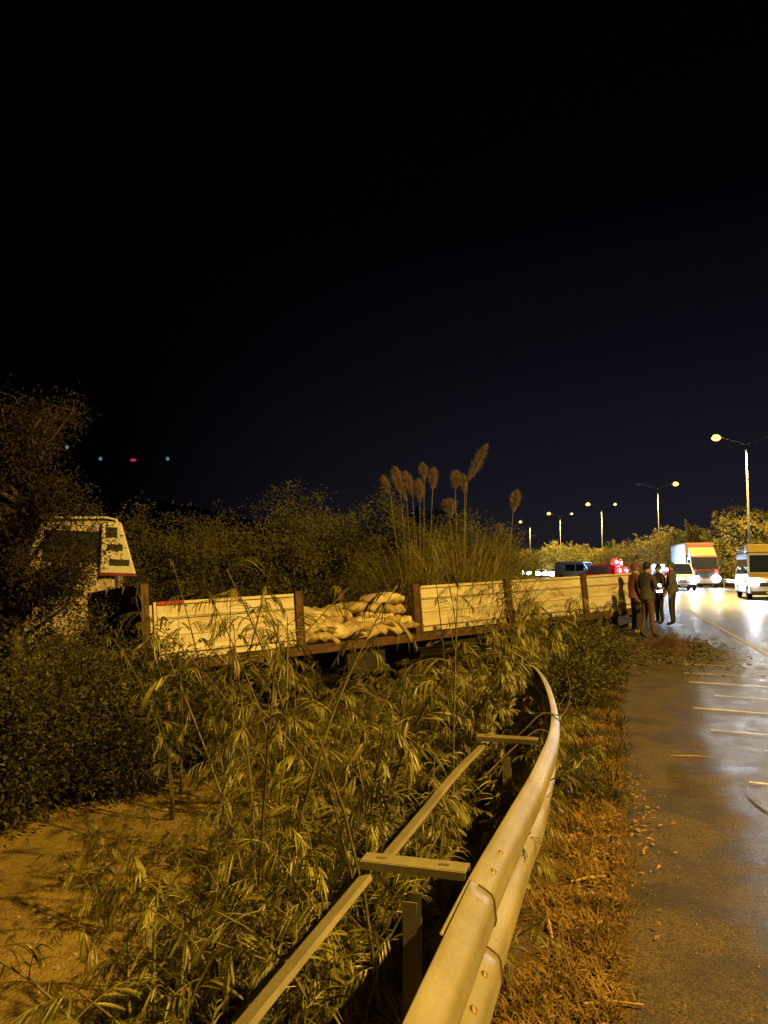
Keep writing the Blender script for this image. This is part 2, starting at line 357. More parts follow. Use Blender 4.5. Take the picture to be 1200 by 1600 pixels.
M['worn'] = mat('worn_road_paint', (.55, .54, .5), .6, 0, var=.4, scale=9)
struct(strip(2.70, 2.80, ry).build('road_edge_line', M['worn']))
struct(strip(9.45, 9.57, ry).build('road_edge_line', M['worn']))
bl = MB()
for k in range(-1, 16):
    y0 = k * 12 + 3; s = strip(6.14, 6.26, [y0, y0+1.5, y0+3]); bl.add(s.v, s.f)
struct(bl.build('lane_line', M['marker']))
bl = MB()
for (x0, y0, x1, y1, w) in [(.98, 15.2, 2.66, 15.0, .05), (1.02, 12.75, 2.62, 12.55, .055), (1.0, 11.75, 2.66, 11.4, .06), (.86, 9.6, 2.64, 9.25, .06),
                            (1.25, 7.55, 2.3, 7.38, .045), (.95, 6.42, 2.2, 6.2, .03), (1.35, 18.4, 2.62, 18.2, .06), (1.2, 10.6, 2.1, 10.45, .035), (.9, 8.35, 1.5, 8.25, .03), (1.7, 5.1, 2.6, 4.95, .04), (1.1, 13.9, 2.6, 13.75, .05)]:
    n = 12
    for i in range(n):
        a, c = i / n, (i + 1) / n
        if random.random() < .06: continue
        xa, xb = x0+(x1-x0)*a, x0+(x1-x0)*c; ya, yb = y0+(y1-y0)*a, y0+(y1-y0)*c; ww = w * random.uniform(.9, 1.5)
        bl.add([(xa, ya, .004), (xb, yb, .004), (xb, yb+ww, .004), (xa, ya+ww, .004)], [(0,1,2,3)])
struct(bl.build('cross_line', M['marker']))
bl = MB(); ys_ = lin(1, 20, .04); X1 = [.02 + .05 * max(0, noise.noise(Vector((0, yy * 1.7, 4))) + .25) + .05 * max(0, noise.noise(Vector((3, yy * 9, 4)))) for yy in ys_]
for a in range(len(ys_) - 1): bl.add([(-.04, ys_[a], .004), (X1[a], ys_[a], .003), (X1[a+1], ys_[a+1], .003), (-.04, ys_[a+1], .004)], [(0,1,2,3)])
struct(bl.build('soil_edge', M['soil']))
# wet tar patches in the shoulder
bl = MB()
for (cx, cy, a, b_) in [(1.02, 6.05, .13, .42), (1.55, 4.2, .5, .6), (1.25, 2.9, .42, .5)]:
    n = 18; bl.add([(cx + a*math.cos(2*PI*i/n)*random.uniform(.8,1.15), cy + b_*math.sin(2*PI*i/n)*random.uniform(.85,1.1), .002) for i in range(n)], [tuple(range(n))])
M['tar'] = mat('dark_wet_patch', (.05, .038, .026), .35, var=.3, scale=10, bump=.2)
struct(bl.build('road_patch', M['tar']))
# hill far left with the lights of a few houses on it
hv = []; hf = []; nh = 40
for j in range(9):
    for i in range(nh):
        t = i / (nh - 1); x = -900 + 900 * t; dd = 420 + j * 30 + 80 * t
        hgt = 78 * math.exp(-((t - .45) / .36) ** 2) * math.sin(PI * min(1, (j + .01) / 4.5) / 2) * (1 - max(0, j - 5) * .15)
        hv.append((x * (1 + j * .03), dd, -3 + hgt + 5 * noise.noise(Vector((x * .01, j * .6, 0)))))
for j in range(8):
    for i in range(nh - 1): hf.append((j*nh+i, j*nh+i+1, (j+1)*nh+i+1, (j+1)*nh+i))
me = bpy.data.meshes.new('hill'); me.from_pydata(hv, [], hf); me.materials.append(M['hill']); me.polygons.foreach_set('use_smooth', [True]*len(hf)); struct(link('hill', me))
M['dot'] = mat('lit_far_window', (.8, .9, .9), .3, emit=(.25, .6, .62), es=.35)
M['dotr'] = mat('lit_far_red_lamp', (.9, .1, .1), .3, emit=(1, .04, .12), es=.5)
M['darkwall'] = mat('unlit_house_wall', (.05, .05, .05), .9)
HL = [(-303.4, 323.6, 64.1, 'far light at the left edge behind the dark tree'),
      (-282.4, 330.1, 61.4, 'far pale light showing through the middle of the dark tree'),
      (-270.6, 333.4, 64.1, 'far greenish light near the right side of the dark tree'),
      (-254.1, 338.7, 58.1, 'far light just off the right edge of the dark tree crown'),
      (-237.8, 343.6, 57.4, 'red mast light standing alone in the sky left of the bushes'),
      (-220.6, 348.6, 58.1, 'faint white light right of the red mast light')]

# ------------------------------------------------------------ guardrail
def wprof(depth=.066):
    pts = []
    for i in range(25):
        t = i / 24; z = .31 * t
        d = depth * .5 * (1 - math.cos(2 * PI * (t * 2))) if 0 < i < 24 else 0
        d = depth * min(1, 1.22 * abs(math.sin(PI * ((t * 2) % 1))) ** .8)
        pts.append((d if 0 < i < 24 else 0, z))
    pts[0] = (.012, 0); pts[-1] = (.012, .31)
    return pts
WP = wprof()
def beam(mb, path, side=1, off=0, tilt=None, t=.004):
    """path: list of (x, y, ztop); side +1 humps towards the road"""
    P = [Vector(p) for p in path]; n = len(WP); rings = []
    for i, p in enumerate(P):
        d = (P[min(i+1, len(P)-1)] - P[max(i-1, 0)]); d.z = 0; d.normalize(); nrm = Vector((d.y, -d.x, 0)) * side
        a = (tilt[i] if tilt else 0); up = Vector((0, 0, 1)) * math.cos(a) - nrm * math.sin(a); out = nrm * math.cos(a) + Vector((0, 0, 1)) * math.sin(a)
        for s in (0, 1):
            rings.append([p + out * (w[0] + off - s * t) + up * (w[1] - .31) for w in WP])
    vs = [v for r in rings for v in r]; fs = []
    for i in range(len(P) - 1):
        for k in range(n - 1):
            a = (2*i)*n+k; b = (2*i+2)*n+k; fs.append((a, a+1, b+1, b))
            a = (2*i+1)*n+k; b = (2*i+3)*n+k; fs.append((a, b, b+1, a+1))
        for k in (0, n-1):
            fs.append(((2*i)*n+k, (2*i+1)*n+k, (2*i+3)*n+k, (2*i+2)*n+k))
    for i in (0, len(P) - 1):
        for k in range(n - 1): fs.append(((2*i)*n+k, (2*i+1)*n+k, (2*i+1)*n+k+1, (2*i)*n+k+1))
    mb.add(vs, fs); return mb
def spline(pts, n):
    out = []; P = [pts[0]] + list(pts) + [pts[-1]]
    for i in range(1, len(P) - 2):
        for k in range(n):
            t = k / n; p0, p1, p2, p3 = [np.array(P[j], float) for j in (i-1, i, i+1, i+2)]
            out.append(tuple(.5*((2*p1)+(-p0+p2)*t+(2*p0-5*p1+4*p2-p3)*t*t+(-p0+3*p1-3*p2+p3)*t**3)))
    out.append(tuple(pts[-1])); return out
def channel(mb, path, w=.07, h=.05, t=.004, roll=.25):
    P = [Vector(p) for p in path]; pr = [(-w/2, -h), (-w/2, 0), (w/2, 0), (w/2, -h), (w/2-t, -h), (w/2-t, -t), (-w/2+t, -t), (-w/2+t, -h)]; n = 8; vs = []; fs = []
    for i, p in enumerate(P):
        d = (P[min(i+1, len(P)-1)] - P[max(i-1, 0)]).normalized(); nr = Vector((d.y, -d.x, 0)).normalized(); up = Vector((0, 0, 1)); a = nr*math.cos(roll) - up*math.sin(roll); b_ = up*math.cos(roll) + nr*math.sin(roll)
        vs += [p + a*x + b_*z for x, z in pr]
    for i in range(len(P)-1):
        for k in range(n): fs.append((i*n+k, i*n+(k+1)%n, (i+1)*n+(k+1)%n, (i+1)*n+k))
    fs += [tuple(range(n)), tuple((len(P)-1)*n+k for k in range(n-1, -1, -1))]
    mb.add(vs, fs); return mb
rail = thing('guardrail', 'double steel guardrail bent away from the road, weeds growing through it', 'guardrail', (0, 0, 0))
pA = spline([(-.425, -2.4, .76), (-.42, -.6, .76), (-.415, .6, .76), (-.41, 1.5, .76), (-.405, 2.12, .76)], 6)
beam(MB(), pA, 1, .011, tilt=[.10]*len(pA)).build('beam', M['galv'], rail, smooth=True)
ptsB = [(-.41, 1.80, .76), (-.40, 2.2, .76), (-.375, 2.8, .755), (-.352, 3.4, .75), (-.35, 4.3, .745), (-.425, 5.2, .745), (-.60, 6.4, .75), (-.85, 7.4, .76), (-1.18, 8.3, .77), (-1.8, 9.2, .70), (-2.5, 9.9, .56)]
pB = spline(ptsB, 7); beamB = beam(MB(), pB, 1, 0, tilt=[.10 - .13 * min(1, max(0, p[1] - 2.2) / .8) - .12 * min(1, max(0, p[1] - 3.2) / 1.2) + .3 * min(1, max(0, p[1] - 5) / 2) for p in pB]).build('beam', M['galv'], rail, smooth=True)
beamB['label'] = 'far guardrail beam curving away into the weeds'
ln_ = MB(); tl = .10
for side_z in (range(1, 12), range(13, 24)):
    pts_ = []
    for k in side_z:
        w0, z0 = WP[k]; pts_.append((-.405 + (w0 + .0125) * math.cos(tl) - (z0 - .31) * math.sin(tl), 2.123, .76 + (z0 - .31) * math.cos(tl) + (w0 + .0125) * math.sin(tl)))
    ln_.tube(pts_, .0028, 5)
ln_.build('lap_gap_shadow', M['rust'], rail)  # dark tubes along the beam end stand in for the gap's shadow
# bolts through the lap joint
for (y, zz, dx) in [(2.06, -.055, 0), (1.90, -.055, 0), (2.0, -.19, 0), (1.84, -.19, 0), (2.27, -.04, -.004), (2.42, -.04, -.004), (6.0, -.1, -.18)]:
    b = MB(); x = -.41 + .078 + dx - (.012 if zz > -.1 else 0); q = Matrix.Rotation(R(68), 3, 'Y')
    c = Vector((x, y, .76 + zz + .006))
    b.tube([c - q @ Vector((0, 0, .006)), c + q @ Vector((0, 0, .007)), c + q @ Vector((0, 0, .011))], [.0155, .0155, .010], 10); b.box(c + q @ Vector((0, 0, -.003)), (.026, .050, .007), 0, q)
    b.build('bolt', M['bolt'], rail)
pC = spline([(-.69, -2.4, .74), (-.695, .5, .74), (-.695, 1.6, .735), (-.69, 2.14, .735)], 6)
channel(MB(), pC, .036, .016, roll=-.30).build('rear_rail', M['galv'], rail)
pD = spline([(-.665, 2.2, .75), (-.66, 2.7, .745), (-.66, 3.3, .735), (-.66, 4.0, .70), (-.72, 4.7, .62)], 6)
channel(MB(), pD, .034, .014, roll=-.20).build('rear_rail', M['galv'], rail)
def postset(x0, x1, y, z, lean=0, dy=0):
    b = MB(); L = x1 - x0; q = Matrix.Rotation(math.atan2(dy, L), 3, 'Z'); c = Vector(((x0+x1)/2, y, z))
    b.box(c, (L, .066, .005), 0, q); b.box(c + q @ Vector((0, -.0355, -.010)), (L, .005, .022), 0, q); b.box(c + q @ Vector((0, .0355, -.010)), (L, .005, .022), 0, q)
    sp_ = b.build('spacer', M['galv'], rail)
    for s in (-.32, .28):
        bb = MB(); bb.box(c + q @ Vector((L*s, .0, .0035)), (.03, .012, .003), 0, q); bb.build('bolt_slot', M['bolt'], sp_)
    px = (x0 + x1) / 2 - .02; g = zt(px, y) - .3; b = MB()
    top = Vector((px, y - .02, z - .09)); bot = Vector((px + lean, y - .02, g)); 
    for (ox, oy, sx, sy) in ((0, 0, .004, .05), (.018, -.027, .04, .004), (.018, .027, .04, .004)):
        b.add([bot+Vector((ox-sx/2, oy-sy/2, 0)), bot+Vector((ox+sx/2, oy-sy/2, 0)), bot+Vector((ox+sx/2, oy+sy/2, 0)), bot+Vector((ox-sx/2, oy+sy/2, 0)),
               top+Vector((ox-sx/2, oy-sy/2, 0)), top+Vector((ox+sx/2, oy-sy/2, 0)), top+Vector((ox+sx/2, oy+sy/2, 0)), top+Vector((ox-sx/2, oy+sy/2, 0))],
              [(0,3,2,1),(4,5,6,7),(0,1,5,4),(1,2,6,5),(2,3,7,6),(3,0,4,7)])
    b.build('post', M['galv_dull'], rail)
postset(-.71, -.405, 2.19, .765); postset(-.69, -.38, 4.02, .74, .03); 
postset(-.71, -.43, .2, .765)
# thin dry vines hooked over the bent beam
for k, pts in enumerate([[(-.75, 5.0, .5), (-.5, 4.7, .72), (-.36, 4.55, .77), (-.28, 4.7, .66), (-.24, 5.2, .45), (-.2, 5.4, .1)],
                         [(-.8, 4.3, .45), (-.52, 4.35, .68), (-.4, 4.5, .78), (-.3, 4.8, .73), (-.3, 5.6, .75), (-.36, 6.1, .85)],
                         [(-.62, 3.7, .6), (-.47, 4.0, .72), (-.36, 4.15, .76), (-.27, 4.2, .6), (-.24, 4.3, .2)]]):
    b = MB(); b.tube(spline(pts, 5), .004, 5)
    tag(b.build('dry_vine', M['bark']), ['dark dry vine looped over the bend of the steel guardrail', 'longest bare twig lying lengthwise along the bent guardrail top', 'thin bare twig hanging over the guardrail nearest the second spacer'][k], 'vine')

# ------------------------------------------------------------ trailer
A = Vector((-6.73, 10.39, 1.075)); Bv = Vector((.69, 21.44, 1.49)); Lt = (Bv - A).length
xax = (Bv - A).normalized(); yax = Vector((0,0,1)).cross(xax).normalized(); zax = xax.cross(yax)
yax = (Matrix.Rotation(R(-4.5), 3, xax) @ yax); zax = xax.cross(yax)
TM = Matrix((xax, yax, zax)).transposed()
tr = thing('flatbed_trailer', 'long cream drop-side trailer lying across the verge with one side panel missing', 'trailer', A - zax * .90, (0, 0, 0))
tr.rotation_euler = TM.to_euler()
H = .90
stations = [0, 2.5, 2.68, 5.21, 5.46, 7.92, 8.17, 10.69, 10.94, 13.25]
def side_panel(x0, x1, y, s):
    L = x1 - x0; cx = (x0 + x1) / 2
    f = MB(); f.box((cx, y, .45), (L - .02, .03, .88))
    # pressed profile: three flat fields between raised ribs
    p = f.build('side_panel', M['panel'], tr)
    r = MB()
    for z, h in ((.885, .05), (.68, .035), (.40, .035), (.14, .05)):
        r.box((cx, y - s * .022, z), (L - .03, .018, h))
    r.build('panel_rib', M['panel'], p, bevel=.006)
    r = MB(); r.box((cx, y - s*.019, .855), (L - .03, .012, .012)); r.box((cx, y - s*.019, .64), (L-.03, .01, .012)); r.box((cx, y-s*.019, .105), (L-.03, .012, .014)); r.build('seam', M['rust'], p)
    for hx in (x0 + .3, cx, x1 - .3):
        h = MB(); h.box((hx, y - s*.03, .03), (.07, .03, .12)); h.build('hinge', M['rust'], p, bevel=.005)
    return p
for i in range(5):
    if i != 1: side_panel(stations[2*i], stations[2*i+1], 0, 1)
    if i not in (1, 2): side_panel(stations[2*i], stations[2*i+1], 2.5, -1)
for i in range(1, 5):
    for y in (0, 2.5):
        x = (stations[2*i-1] + stations[2*i]) / 2; b = MB(); b.box((x, y, .44), (.16, .09, 1.02)); b.box((x + .06, y - .05, .44), (.02, .02, 1.0)); b.build('stake_post', M['rust'], tr, bevel=.008)
b = MB(); b.box((.22, -.034, .885), (.42, .006, .055)); b.build('reflector', M['redrefl'], tr)
b = MB(); b.box((-.03, -.0, .45), (.05, .07, .92)); b.build('corner_post', M['panel'], tr, bevel=.01)
b = MB(); b.box((6.63, 1.25, -.03), (13.26, 2.44, .05)); b.build('load_floor', M['rust'], tr)
b = MB(); b.box((6.63, -.02, -.10), (13.26, .06, .13)); b.box((6.63, 2.52, -.10), (13.26, .06, .13)); b.build('side_rave', M['rust'], tr, bevel=.01)
b = MB(); b.box((6.7, .8, -.32), (13.0, .12, .40)); b.box((6.7, 1.7, -.32), (13.0, .12, .40)); b.build('chassis_rail', M['darksteel'], tr)
b = MB(); b.box((-.12, 1.25, .6), (.07, 2.4, 1.2)); b.build('headboard', M['rust'], tr)
for y in (.1, .85, 1.6, 2.4): b = MB(); b.box((-.18, y, .6), (.05, .08, 1.2)); b.build('headboard_rib', M['rust'], tr)
b = MB(); b.box((13.3, 1.25, .45), (.04, 2.44, .88)); b.build('tailgate', M['panel'], tr, bevel=.01)
b = MB(); b.box((11.9, -.0, -.42), (2.3, .05, .11)); b.build('side_guard_bar', M['galv'], tr, bevel=.01)
b = MB(); b.box((13.2, 1.25, -.55), (.1, 2.3, .12)); b.build('underrun_bar', M['galv_dull'], tr, bevel=.01)
for y in (.3, 2.2): b = MB(); b.box((13.34, y, -.2), (.03, .35, .1)); b.build('tail_lamp', M['redrefl'], tr)
def wheel(x, y, z, r, w, par, ax='y', rimm=None, name='wheel'):
    def ring(rad, o): return [(x + rad*math.cos(2*PI*k/20), y + o, z + rad*math.sin(2*PI*k/20)) if ax == 'y' else (x + o, y + rad*math.cos(2*PI*k/20), z + rad*math.sin(2*PI*k/20)) for k in range(20)]
    b = MB(); prof = [(.55*r, -w/2), (.93*r, -w/2), (r, -w/2+.04*w*2), (r, w/2-.04*w*2), (.93*r, w/2), (.55*r, w/2)]
    vs = []; fs = []
    for rad, o in prof: vs += ring(rad, o)
    for i in range(5):
        for k in range(20): fs.append((i*20+k, i*20+(k+1)%20, (i+1)*20+(k+1)%20, (i+1)*20+k))
    b.add(vs, fs); t = b.build(name, M['rubber'], par)
    b = MB(); vs = ring(.55*r, -w/2+.02) + ring(.2*r, -w/2+.06) + ring(.55*r, w/2-.02) + ring(.2*r, w/2-.06); fs = []
    for o in (0, 40):
        for k in range(20): fs.append((o+k, o+(k+1)%20, o+20+(k+1)%20, o+20+k))
        fs.append(tuple(o+20+k for k in range(20)))
    b.add(vs, fs); b.build('rim', rimm or M['rim'], t); return t
for x in (8.7, 10.0, 11.3):
    for y in (.35, 2.2): wheel(x, y, -.62, .48, .30, tr)
for y in (.7, 1.8): b = MB(); b.box((2.6, y, -.7), (.14, .1, .7)); b.box((2.6, y, -1.04), (.3, .2, .03)); b.build('landing_leg', M['darksteel'], tr)
for x in (4.1, 6.6): b = MB(); b.box((x, .35, -.42), (.9, .5, .42)); b.build('storage_box', M['darksteel'], tr, bevel=.02)

# sacks: every sack its own thing, lying in the open bay
def sack_mesh(seed):
    r = random.Random(seed); vs = []; fs = []; nu, nv = 26, 22; a, b_, c = .40, .25, .095
    for i in range(nu + 1):
        u = i / nu * 2 - 1
        s = (1 - abs(u) ** 5) ** .5 * (1 - .12 * u * u) + .18
        for k in range(nv):
            q = 2 * PI * k / nv
            y = b_ * s * math.copysign(abs(math.cos(q)) ** .8, math.cos(q)); z = c * min(1, s) * math.copysign(abs(math.sin(q)) ** .8, math.sin(q)) * (1 if abs(u) < .9 else .45)
            nn = noise.noise(Vector((u * 3 + seed, y * 8, z * 8))) * .05 + noise.noise(Vector((u * 9 + seed, y * 14, z * 20))) * .028
            vs.append((a * u, y * (1 + nn), z + nn + .02 * math.sin(u * 5 + seed)))
    for i in range(nu):
        for k in range(nv): fs.append((i*nv+k, i*nv+(k+1)%nv, (i+1)*nv+(k+1)%nv, (i+1)*nv+k))
    fs.append(tuple(range(nv-1, -1, -1))); fs.append(tuple(nu*nv+k for k in range(nv)))
    me = bpy.data.meshes.new('sack'); me.from_pydata(vs, [], fs); me.materials.append([M['sack'], M['sackb'], M['sackc']][seed % 3])
    me.polygons.foreach_set('use_smooth', [True] * len(fs)); return me
SM = [sack_mesh(i) for i in range(6)]
sack_spots = []
for lay, (n0, z) in enumerate([(7, .09), (7, .24), (6, .40), (4, .52)]):
    for row in range(3 if lay < 3 else 2):
        for i in range(n0):
            if lay >= 2 and row == 0 and random.random() < .3: continue
            sack_spots.append((2.72 + (i + .5) * (2.5 / n0) + random.uniform(-.06, .06), .28 + row * .5 + lay * .06 + random.uniform(-.06, .06), z + random.uniform(-.03, .04), lay, row, i))
where_x = ['at the far left end', 'at the left end', 'left of centre', 'in the middle', 'right of centre', 'towards the right end', 'against the right post']
where_z = ['bottom layer', 'second layer', 'third layer', 'top layer']; where_y = ['front row', 'middle row', 'back row']
for (x, y, z, lay, row, i) in sack_spots:
    o = bpy.data.objects.new('sack', random.choice(SM)); col.objects.link(o)
    o.location = tr.location + TM @ Vector((x, y, z))
    o.rotation_euler = (TM @ Matrix.Rotation(random.choice((0, 0, PI/2)) + random.uniform(-.4, .4), 3, 'Z') @ Matrix.Rotation(random.uniform(-.3, .3), 3, 'X') @ Matrix.Rotation(random.uniform(-.2, .3), 3, 'Y')).to_euler()
    ln = tag(o, 'pale sack in the open trailer bay, %s, %s, %s' % (where_z[lay], where_y[row], where_x[i]), 'sack', 'sacks piled on the trailer')
o = bpy.data.objects.new('sack', SM[1]); col.objects.link(o); o.location = tr.location + TM @ Vector((4.85, .45, .70)); o.rotation_euler = (TM @ Matrix.Rotation(.1, 3, 'Z')).to_euler(); o.scale = (1.25, 1, 1.1)
tag(o, 'long smooth yellow sack lying highest beside the brown trailer post', 'sack', 'sacks piled on the trailer')

# ------------------------------------------------------------ tractor cab behind the tree
cab = thing('truck_cab', 'battered white truck cab tilted in the bushes behind the dark tree', 'truck', (-11.1, 13.8, .62), (R(-4), R(2), R(30)))
cab.scale = (.90,) * 3
# local: x along the cab side seen from the road (front of the truck to the left, -x), y into the depth, z up
side = [(-.62, -1.1), (-1.0, -.2), (-1.05, .55), (-.95, 1.35), (-.72, 2.2), (1.0, 2.3), (1.05, -.3), (.35, -.4), (.25, -.85), (-.05, -1.15)]
b = MB(); b.prism(side, 0, 2.2, ax=1); b.build('cab_shell', M['cabwhite'], cab, bevel=.05)
b = MB(); b.tube([(-.72, -.07, 2.26), (.75, -.07, 2.34), (.98, -.07, 2.30), (1.12, -.07, 1.95)], .03, 8); b.build('roof_rail', M['white'], cab)
b = MB(); b.box((0.02, -.012, 1.62), (1.3, .02, .75)); b.build('side_window', M['glass'], cab, bevel=.02)
dr = MB(); dr.prism([(-.85, -.15), (-.9, 1.15), (.45, 1.2), (.42, -.1)], -.03, -.002, ax=1); dr = dr.build('door', M['cabwhite'], cab, bevel=.015)
b = MB(); b.box((.12, -.05, .52), (.48, .035, .16)); b.build('handle', M['plastic'], dr, bevel=.02)
b = MB(); b.box((.0, -.04, .25), (.9, .012, .02)); b.box((.0, -.04, .85), (.9, .012, .02)); b.build('door_crease', M['rust'], dr)
fr = MB(); fr.prism([(.66, 2.22), (1.10, 2.24), (1.52, 1.0), (.70, 1.0)], -.16, -.02, ax=1); fr = fr.build('wind_deflector', M['white'], cab, bevel=.03)
for (x, z, w, h) in ((.90, 1.98, .26, .24), (1.0, 1.62, .36, .15), (1.12, 1.26, .46, .15)):
    b = MB(); b.box((x, -.162, z), (w, .012, h)); b.build('vent_slot', M['plastic'], fr, bevel=.0)
b = MB(); b.box((1.11, -.09, .965), (.82, .15, .03)); b.build('lower_trim', M['redrefl'], fr)
b = MB(); b.tube([(-.60, -.06, -1.1), (-.58, -.06, -.6), (-.3, -.06, -.38), (0, -.06, -.55), (.08, -.06, -1.1)], .05, 8); b.build('wheel_arch', M['plastic'], cab)
wheel(-.28, .12, -1.0, .46, .3, cab)
b = MB(); b.box((-1.08, 1.1, -.3), (.16, 2.2, .5)); b.build('bumper', M['cabwhite'], cab, bevel=.04)
b = MB(); b.prism([(-1.09, .75), (-.80, 2.0), (-.76, 2.0), (-1.05, .75)], .1, 2.1, ax=1); b.build('windscreen', M['glass'], cab)
b = MB(); b.box((-1.15, -.22, 1.5), (.12, .25, .5)); b.build('mirror', M['plastic'], cab, bevel=.03)
b = MB(); b.box((2.2, 1.1, -.55), (2.8, .9, .25)); b.build('chassis', M['darksteel'], cab)

# ------------------------------------------------------------ street lamps
def street_lamp(x, y, label, states, lights=(1, 0), rz=None, power=FAR_LAMP, color=SODIUM_FAR, cone=152):
    rz = heading(y) if rz is None else rz
    t = thing('street_lamp', label, 'street lamp', (x, y, 0), rz, 'double-armed street lamps down the median')
    b = MB(); b.tube([(0,0,-.1), (0,0,.4), (0,0,4), (0,0,11.4)], [.15, .11, .085, .055], 10); b.build('pole', M['pole'], t, smooth=True)
    for s, st in zip((-1, 1), states):
        b = MB(); b.tube([(0,0,11.35), (s*.5, 0, 11.6), (s*1.9, 0, 12.0)], [.05, .045, .04], 8); b.build('arm', M['pole'], t, smooth=True)
        b = MB(); b.prism([(-.14, 11.98), (.14, 11.98), (.10, 12.14), (-.10, 12.14)], s*1.75, s*2.55, ax=0); h = b.build('lamp_head', M['pole'], t, bevel=.02)
        lens = {'on': M['lamp'], 'dim': M['lampdim'], 'off': M['lampoff']}[st]
        b = MB(); k = {'on': 1.05, 'dim': .85, 'off': .6}[st]
        b.ball((s*2.2, 0, 11.97), .34 * k, 12, sc=(1, .85, .72)); g = b.build('lens', lens, h, smooth=True)
    for s, on in zip((-1, 1), lights):
        if on:
            ld = bpy.data.lights.new('lamp_light', 'SPOT'); ld.energy = power * on; ld.color = color; ld.spot_size = R(cone); ld.spot_blend = .25; ld.shadow_soft_size = .16
            lo = bpy.data.objects.new('lamp_light', ld); col.objects.link(lo); lo.parent = t; lo.location = (s*2.2, 0, 11.46)
    return t
street_lamp(10.3, 65.8, 'tallest and nearest double street lamp, beside the yellow van and big bush', ('on', 'dim'), (1, 1))
street_lamp(5.5, 100, 'double street lamp with only its right arm lit, left arm dark', ('off', 'on'), (0, 1))
street_lamp(-1.5, 129, 'double street lamp with both arms lit, behind the red beacon', ('on', 'dim'), (1, .4))
street_lamp(-9.3, 149, 'fourth street lamp away, lit on the left with a tiny pale right lamp', ('on', 'dim'), (1, 0))
street_lamp(-17.5, 174, 'farthest street lamp, leftmost of the row beyond the reeds', ('on', 'off'), (1, 0))
street_lamp(11.5, 35, 'street lamp on the median out of frame right beyond the people', ('on', 'dim'), (.28, 0))
street_lamp(11.5, 3, 'street lamp on the median out of frame right nearest the camera', ('on', 'dim'), (1, 0), power=NEAR_LAMP, color=SODIUM, cone=168)
street_lamp(11.5, -27, 'street lamp on the median far behind the camera', ('on', 'dim'), (1, 0), power=NEAR_LAMP * .8, color=SODIUM)
for (x, y, z, lab) in HL:
    g = thing('hillside_mast', lab, 'far light', (x, y, z))
    b = MB(); b.box((0, 0, -1.2), (.3, .3, 2.4)); b.build('mast', M['darkwall'], g)
    red = lab.startswith('red'); b = MB(); b.ball((0, 0, .4), .9 if not red else 1.1, 8, sc=(1.8 if red else 1, 1, .7 if red else 1.1)); b.build('lamp', M['dotr'] if red else M['dot'], g)

# ------------------------------------------------------------ vehicles (local +y is the direction the vehicle faces)
def hw_fn(w, zb, zt_, tap): return lambda z: w / 2 - (0 if z < zb else tap * min(1, (z - zb) / (zt_ - zb)))
def vehicle(name, label, cat, loc, rz, prof, w, zb, ztop, tap, m, wheels, wr, shields, sidewins, group=None):
    t = thing(name, label, cat, loc, rz, group); f = hw_fn(w, zb, ztop, tap)
    n = len(prof); vs = []
    for s in (-1, 1): vs += [(s * f(z), y, z) for y, z in prof]
    b = MB(); b.add(vs, [tuple(range(n-1, -1, -1)), tuple(range(n, 2*n))] + [(i, (i+1)%n, n+(i+1)%n, n+i) for i in range(n)])
    b.build('body', m, t, bevel=.05)
    for nm, (p0, p1), mg in shields:
        (y0, z0), (y1, z1) = p0, p1; d = Vector((0, y1-y0, z1-z0)); L = d.length; d.normalize(); nr = Vector((0, d.z, -d.y))
        if nr.y * (1 if y0 > 0 else -1) < 0 and abs(nr.y) > .2: nr = -nr
        a = Vector((0, y0, z0)) + d * mg; c = Vector((0, y1, z1)) - d * mg; b = MB(); vs = []
        for o in (-.004, .008):
            for p in (a, c):
                for s in (-1, 1): q = p + nr * o; vs.append((s * (f(p.z) - .1), q.y, q.z))
        b.add(vs, [(0,1,3,2), (4,6,7,5), (0,4,5,1), (2,3,7,6), (0,2,6,4), (1,5,7,3)]); b.build(nm, M['glass'], t)
    for poly in sidewins:
        for s in (-1, 1):
            b = MB(); n = len(poly); vs = [(s*(f(z)+o), y, z) for o in (-.01, .007) for y, z in poly]
            b.add(vs, [tuple(range(n)), tuple(range(2*n-1, n-1, -1))] + [(i, (i+1)%n, n+(i+1)%n, n+i) for i in range(n)]); b.build('side_window', M['glass'], t)
    for y in wheels:
        for s in (-1, 1):
            wheel(s * (w/2 - .1), y, wr, wr, .22, t, 'x')
            b = MB(); vs = [(s*(w/2+.004), y + (wr+.07)*math.cos(PI*k/10), max(.25, wr + (wr+.07)*math.sin(PI*k/10))) for k in range(11)]
            b.add(vs, [tuple(range(11))]); b.build('wheel_arch', M['plastic'], t)
    return t
def headlight(t, x, y, z, r, m, spot=0, down=2.5, yaw=0, sc=(1.3, .5, 1)):
    for s in (-1, 1):
        b = MB(); b.ball((s*x, y, z), r, 10, sc=sc); b.build('headlight', m, t, smooth=True)
        if spot:
            ld = bpy.data.lights.new('headlight_beam', 'SPOT'); ld.energy = spot; ld.color = (.86, .93, 1); ld.spot_size = R(70); ld.spot_blend = 1; ld.shadow_soft_size = .07
            lo = bpy.data.objects.new('headlight_beam', ld); col.objects.link(lo); lo.parent = t; lo.location = (s*x, y + r*.5 + .08, z)
            lo.rotation_euler = (R(90 - down), 0, yaw)
def taillight(t, x, y, z, r, m):
    for s in (-1, 1): b = MB(); b.box((s*x, y, z), (r*1.3, .05, r*1.8)); b.build('tail_light', m, t)
def trim(t, yf, yr, w, z=.35, plate=True):
    b = MB(); b.box((0, yf, z), (w - .15, .14, .22)); b.build('bumper', M['plastic'], t, bevel=.03)
    b = MB(); b.box((0, yr, z + .05), (w - .15, .12, .22)); b.build('bumper', M['plastic'], t, bevel=.03)
    b = MB(); b.box((0, yf + .075, z + .02), (.5, .015, .11)); b.build('number_plate', M['white'], t)
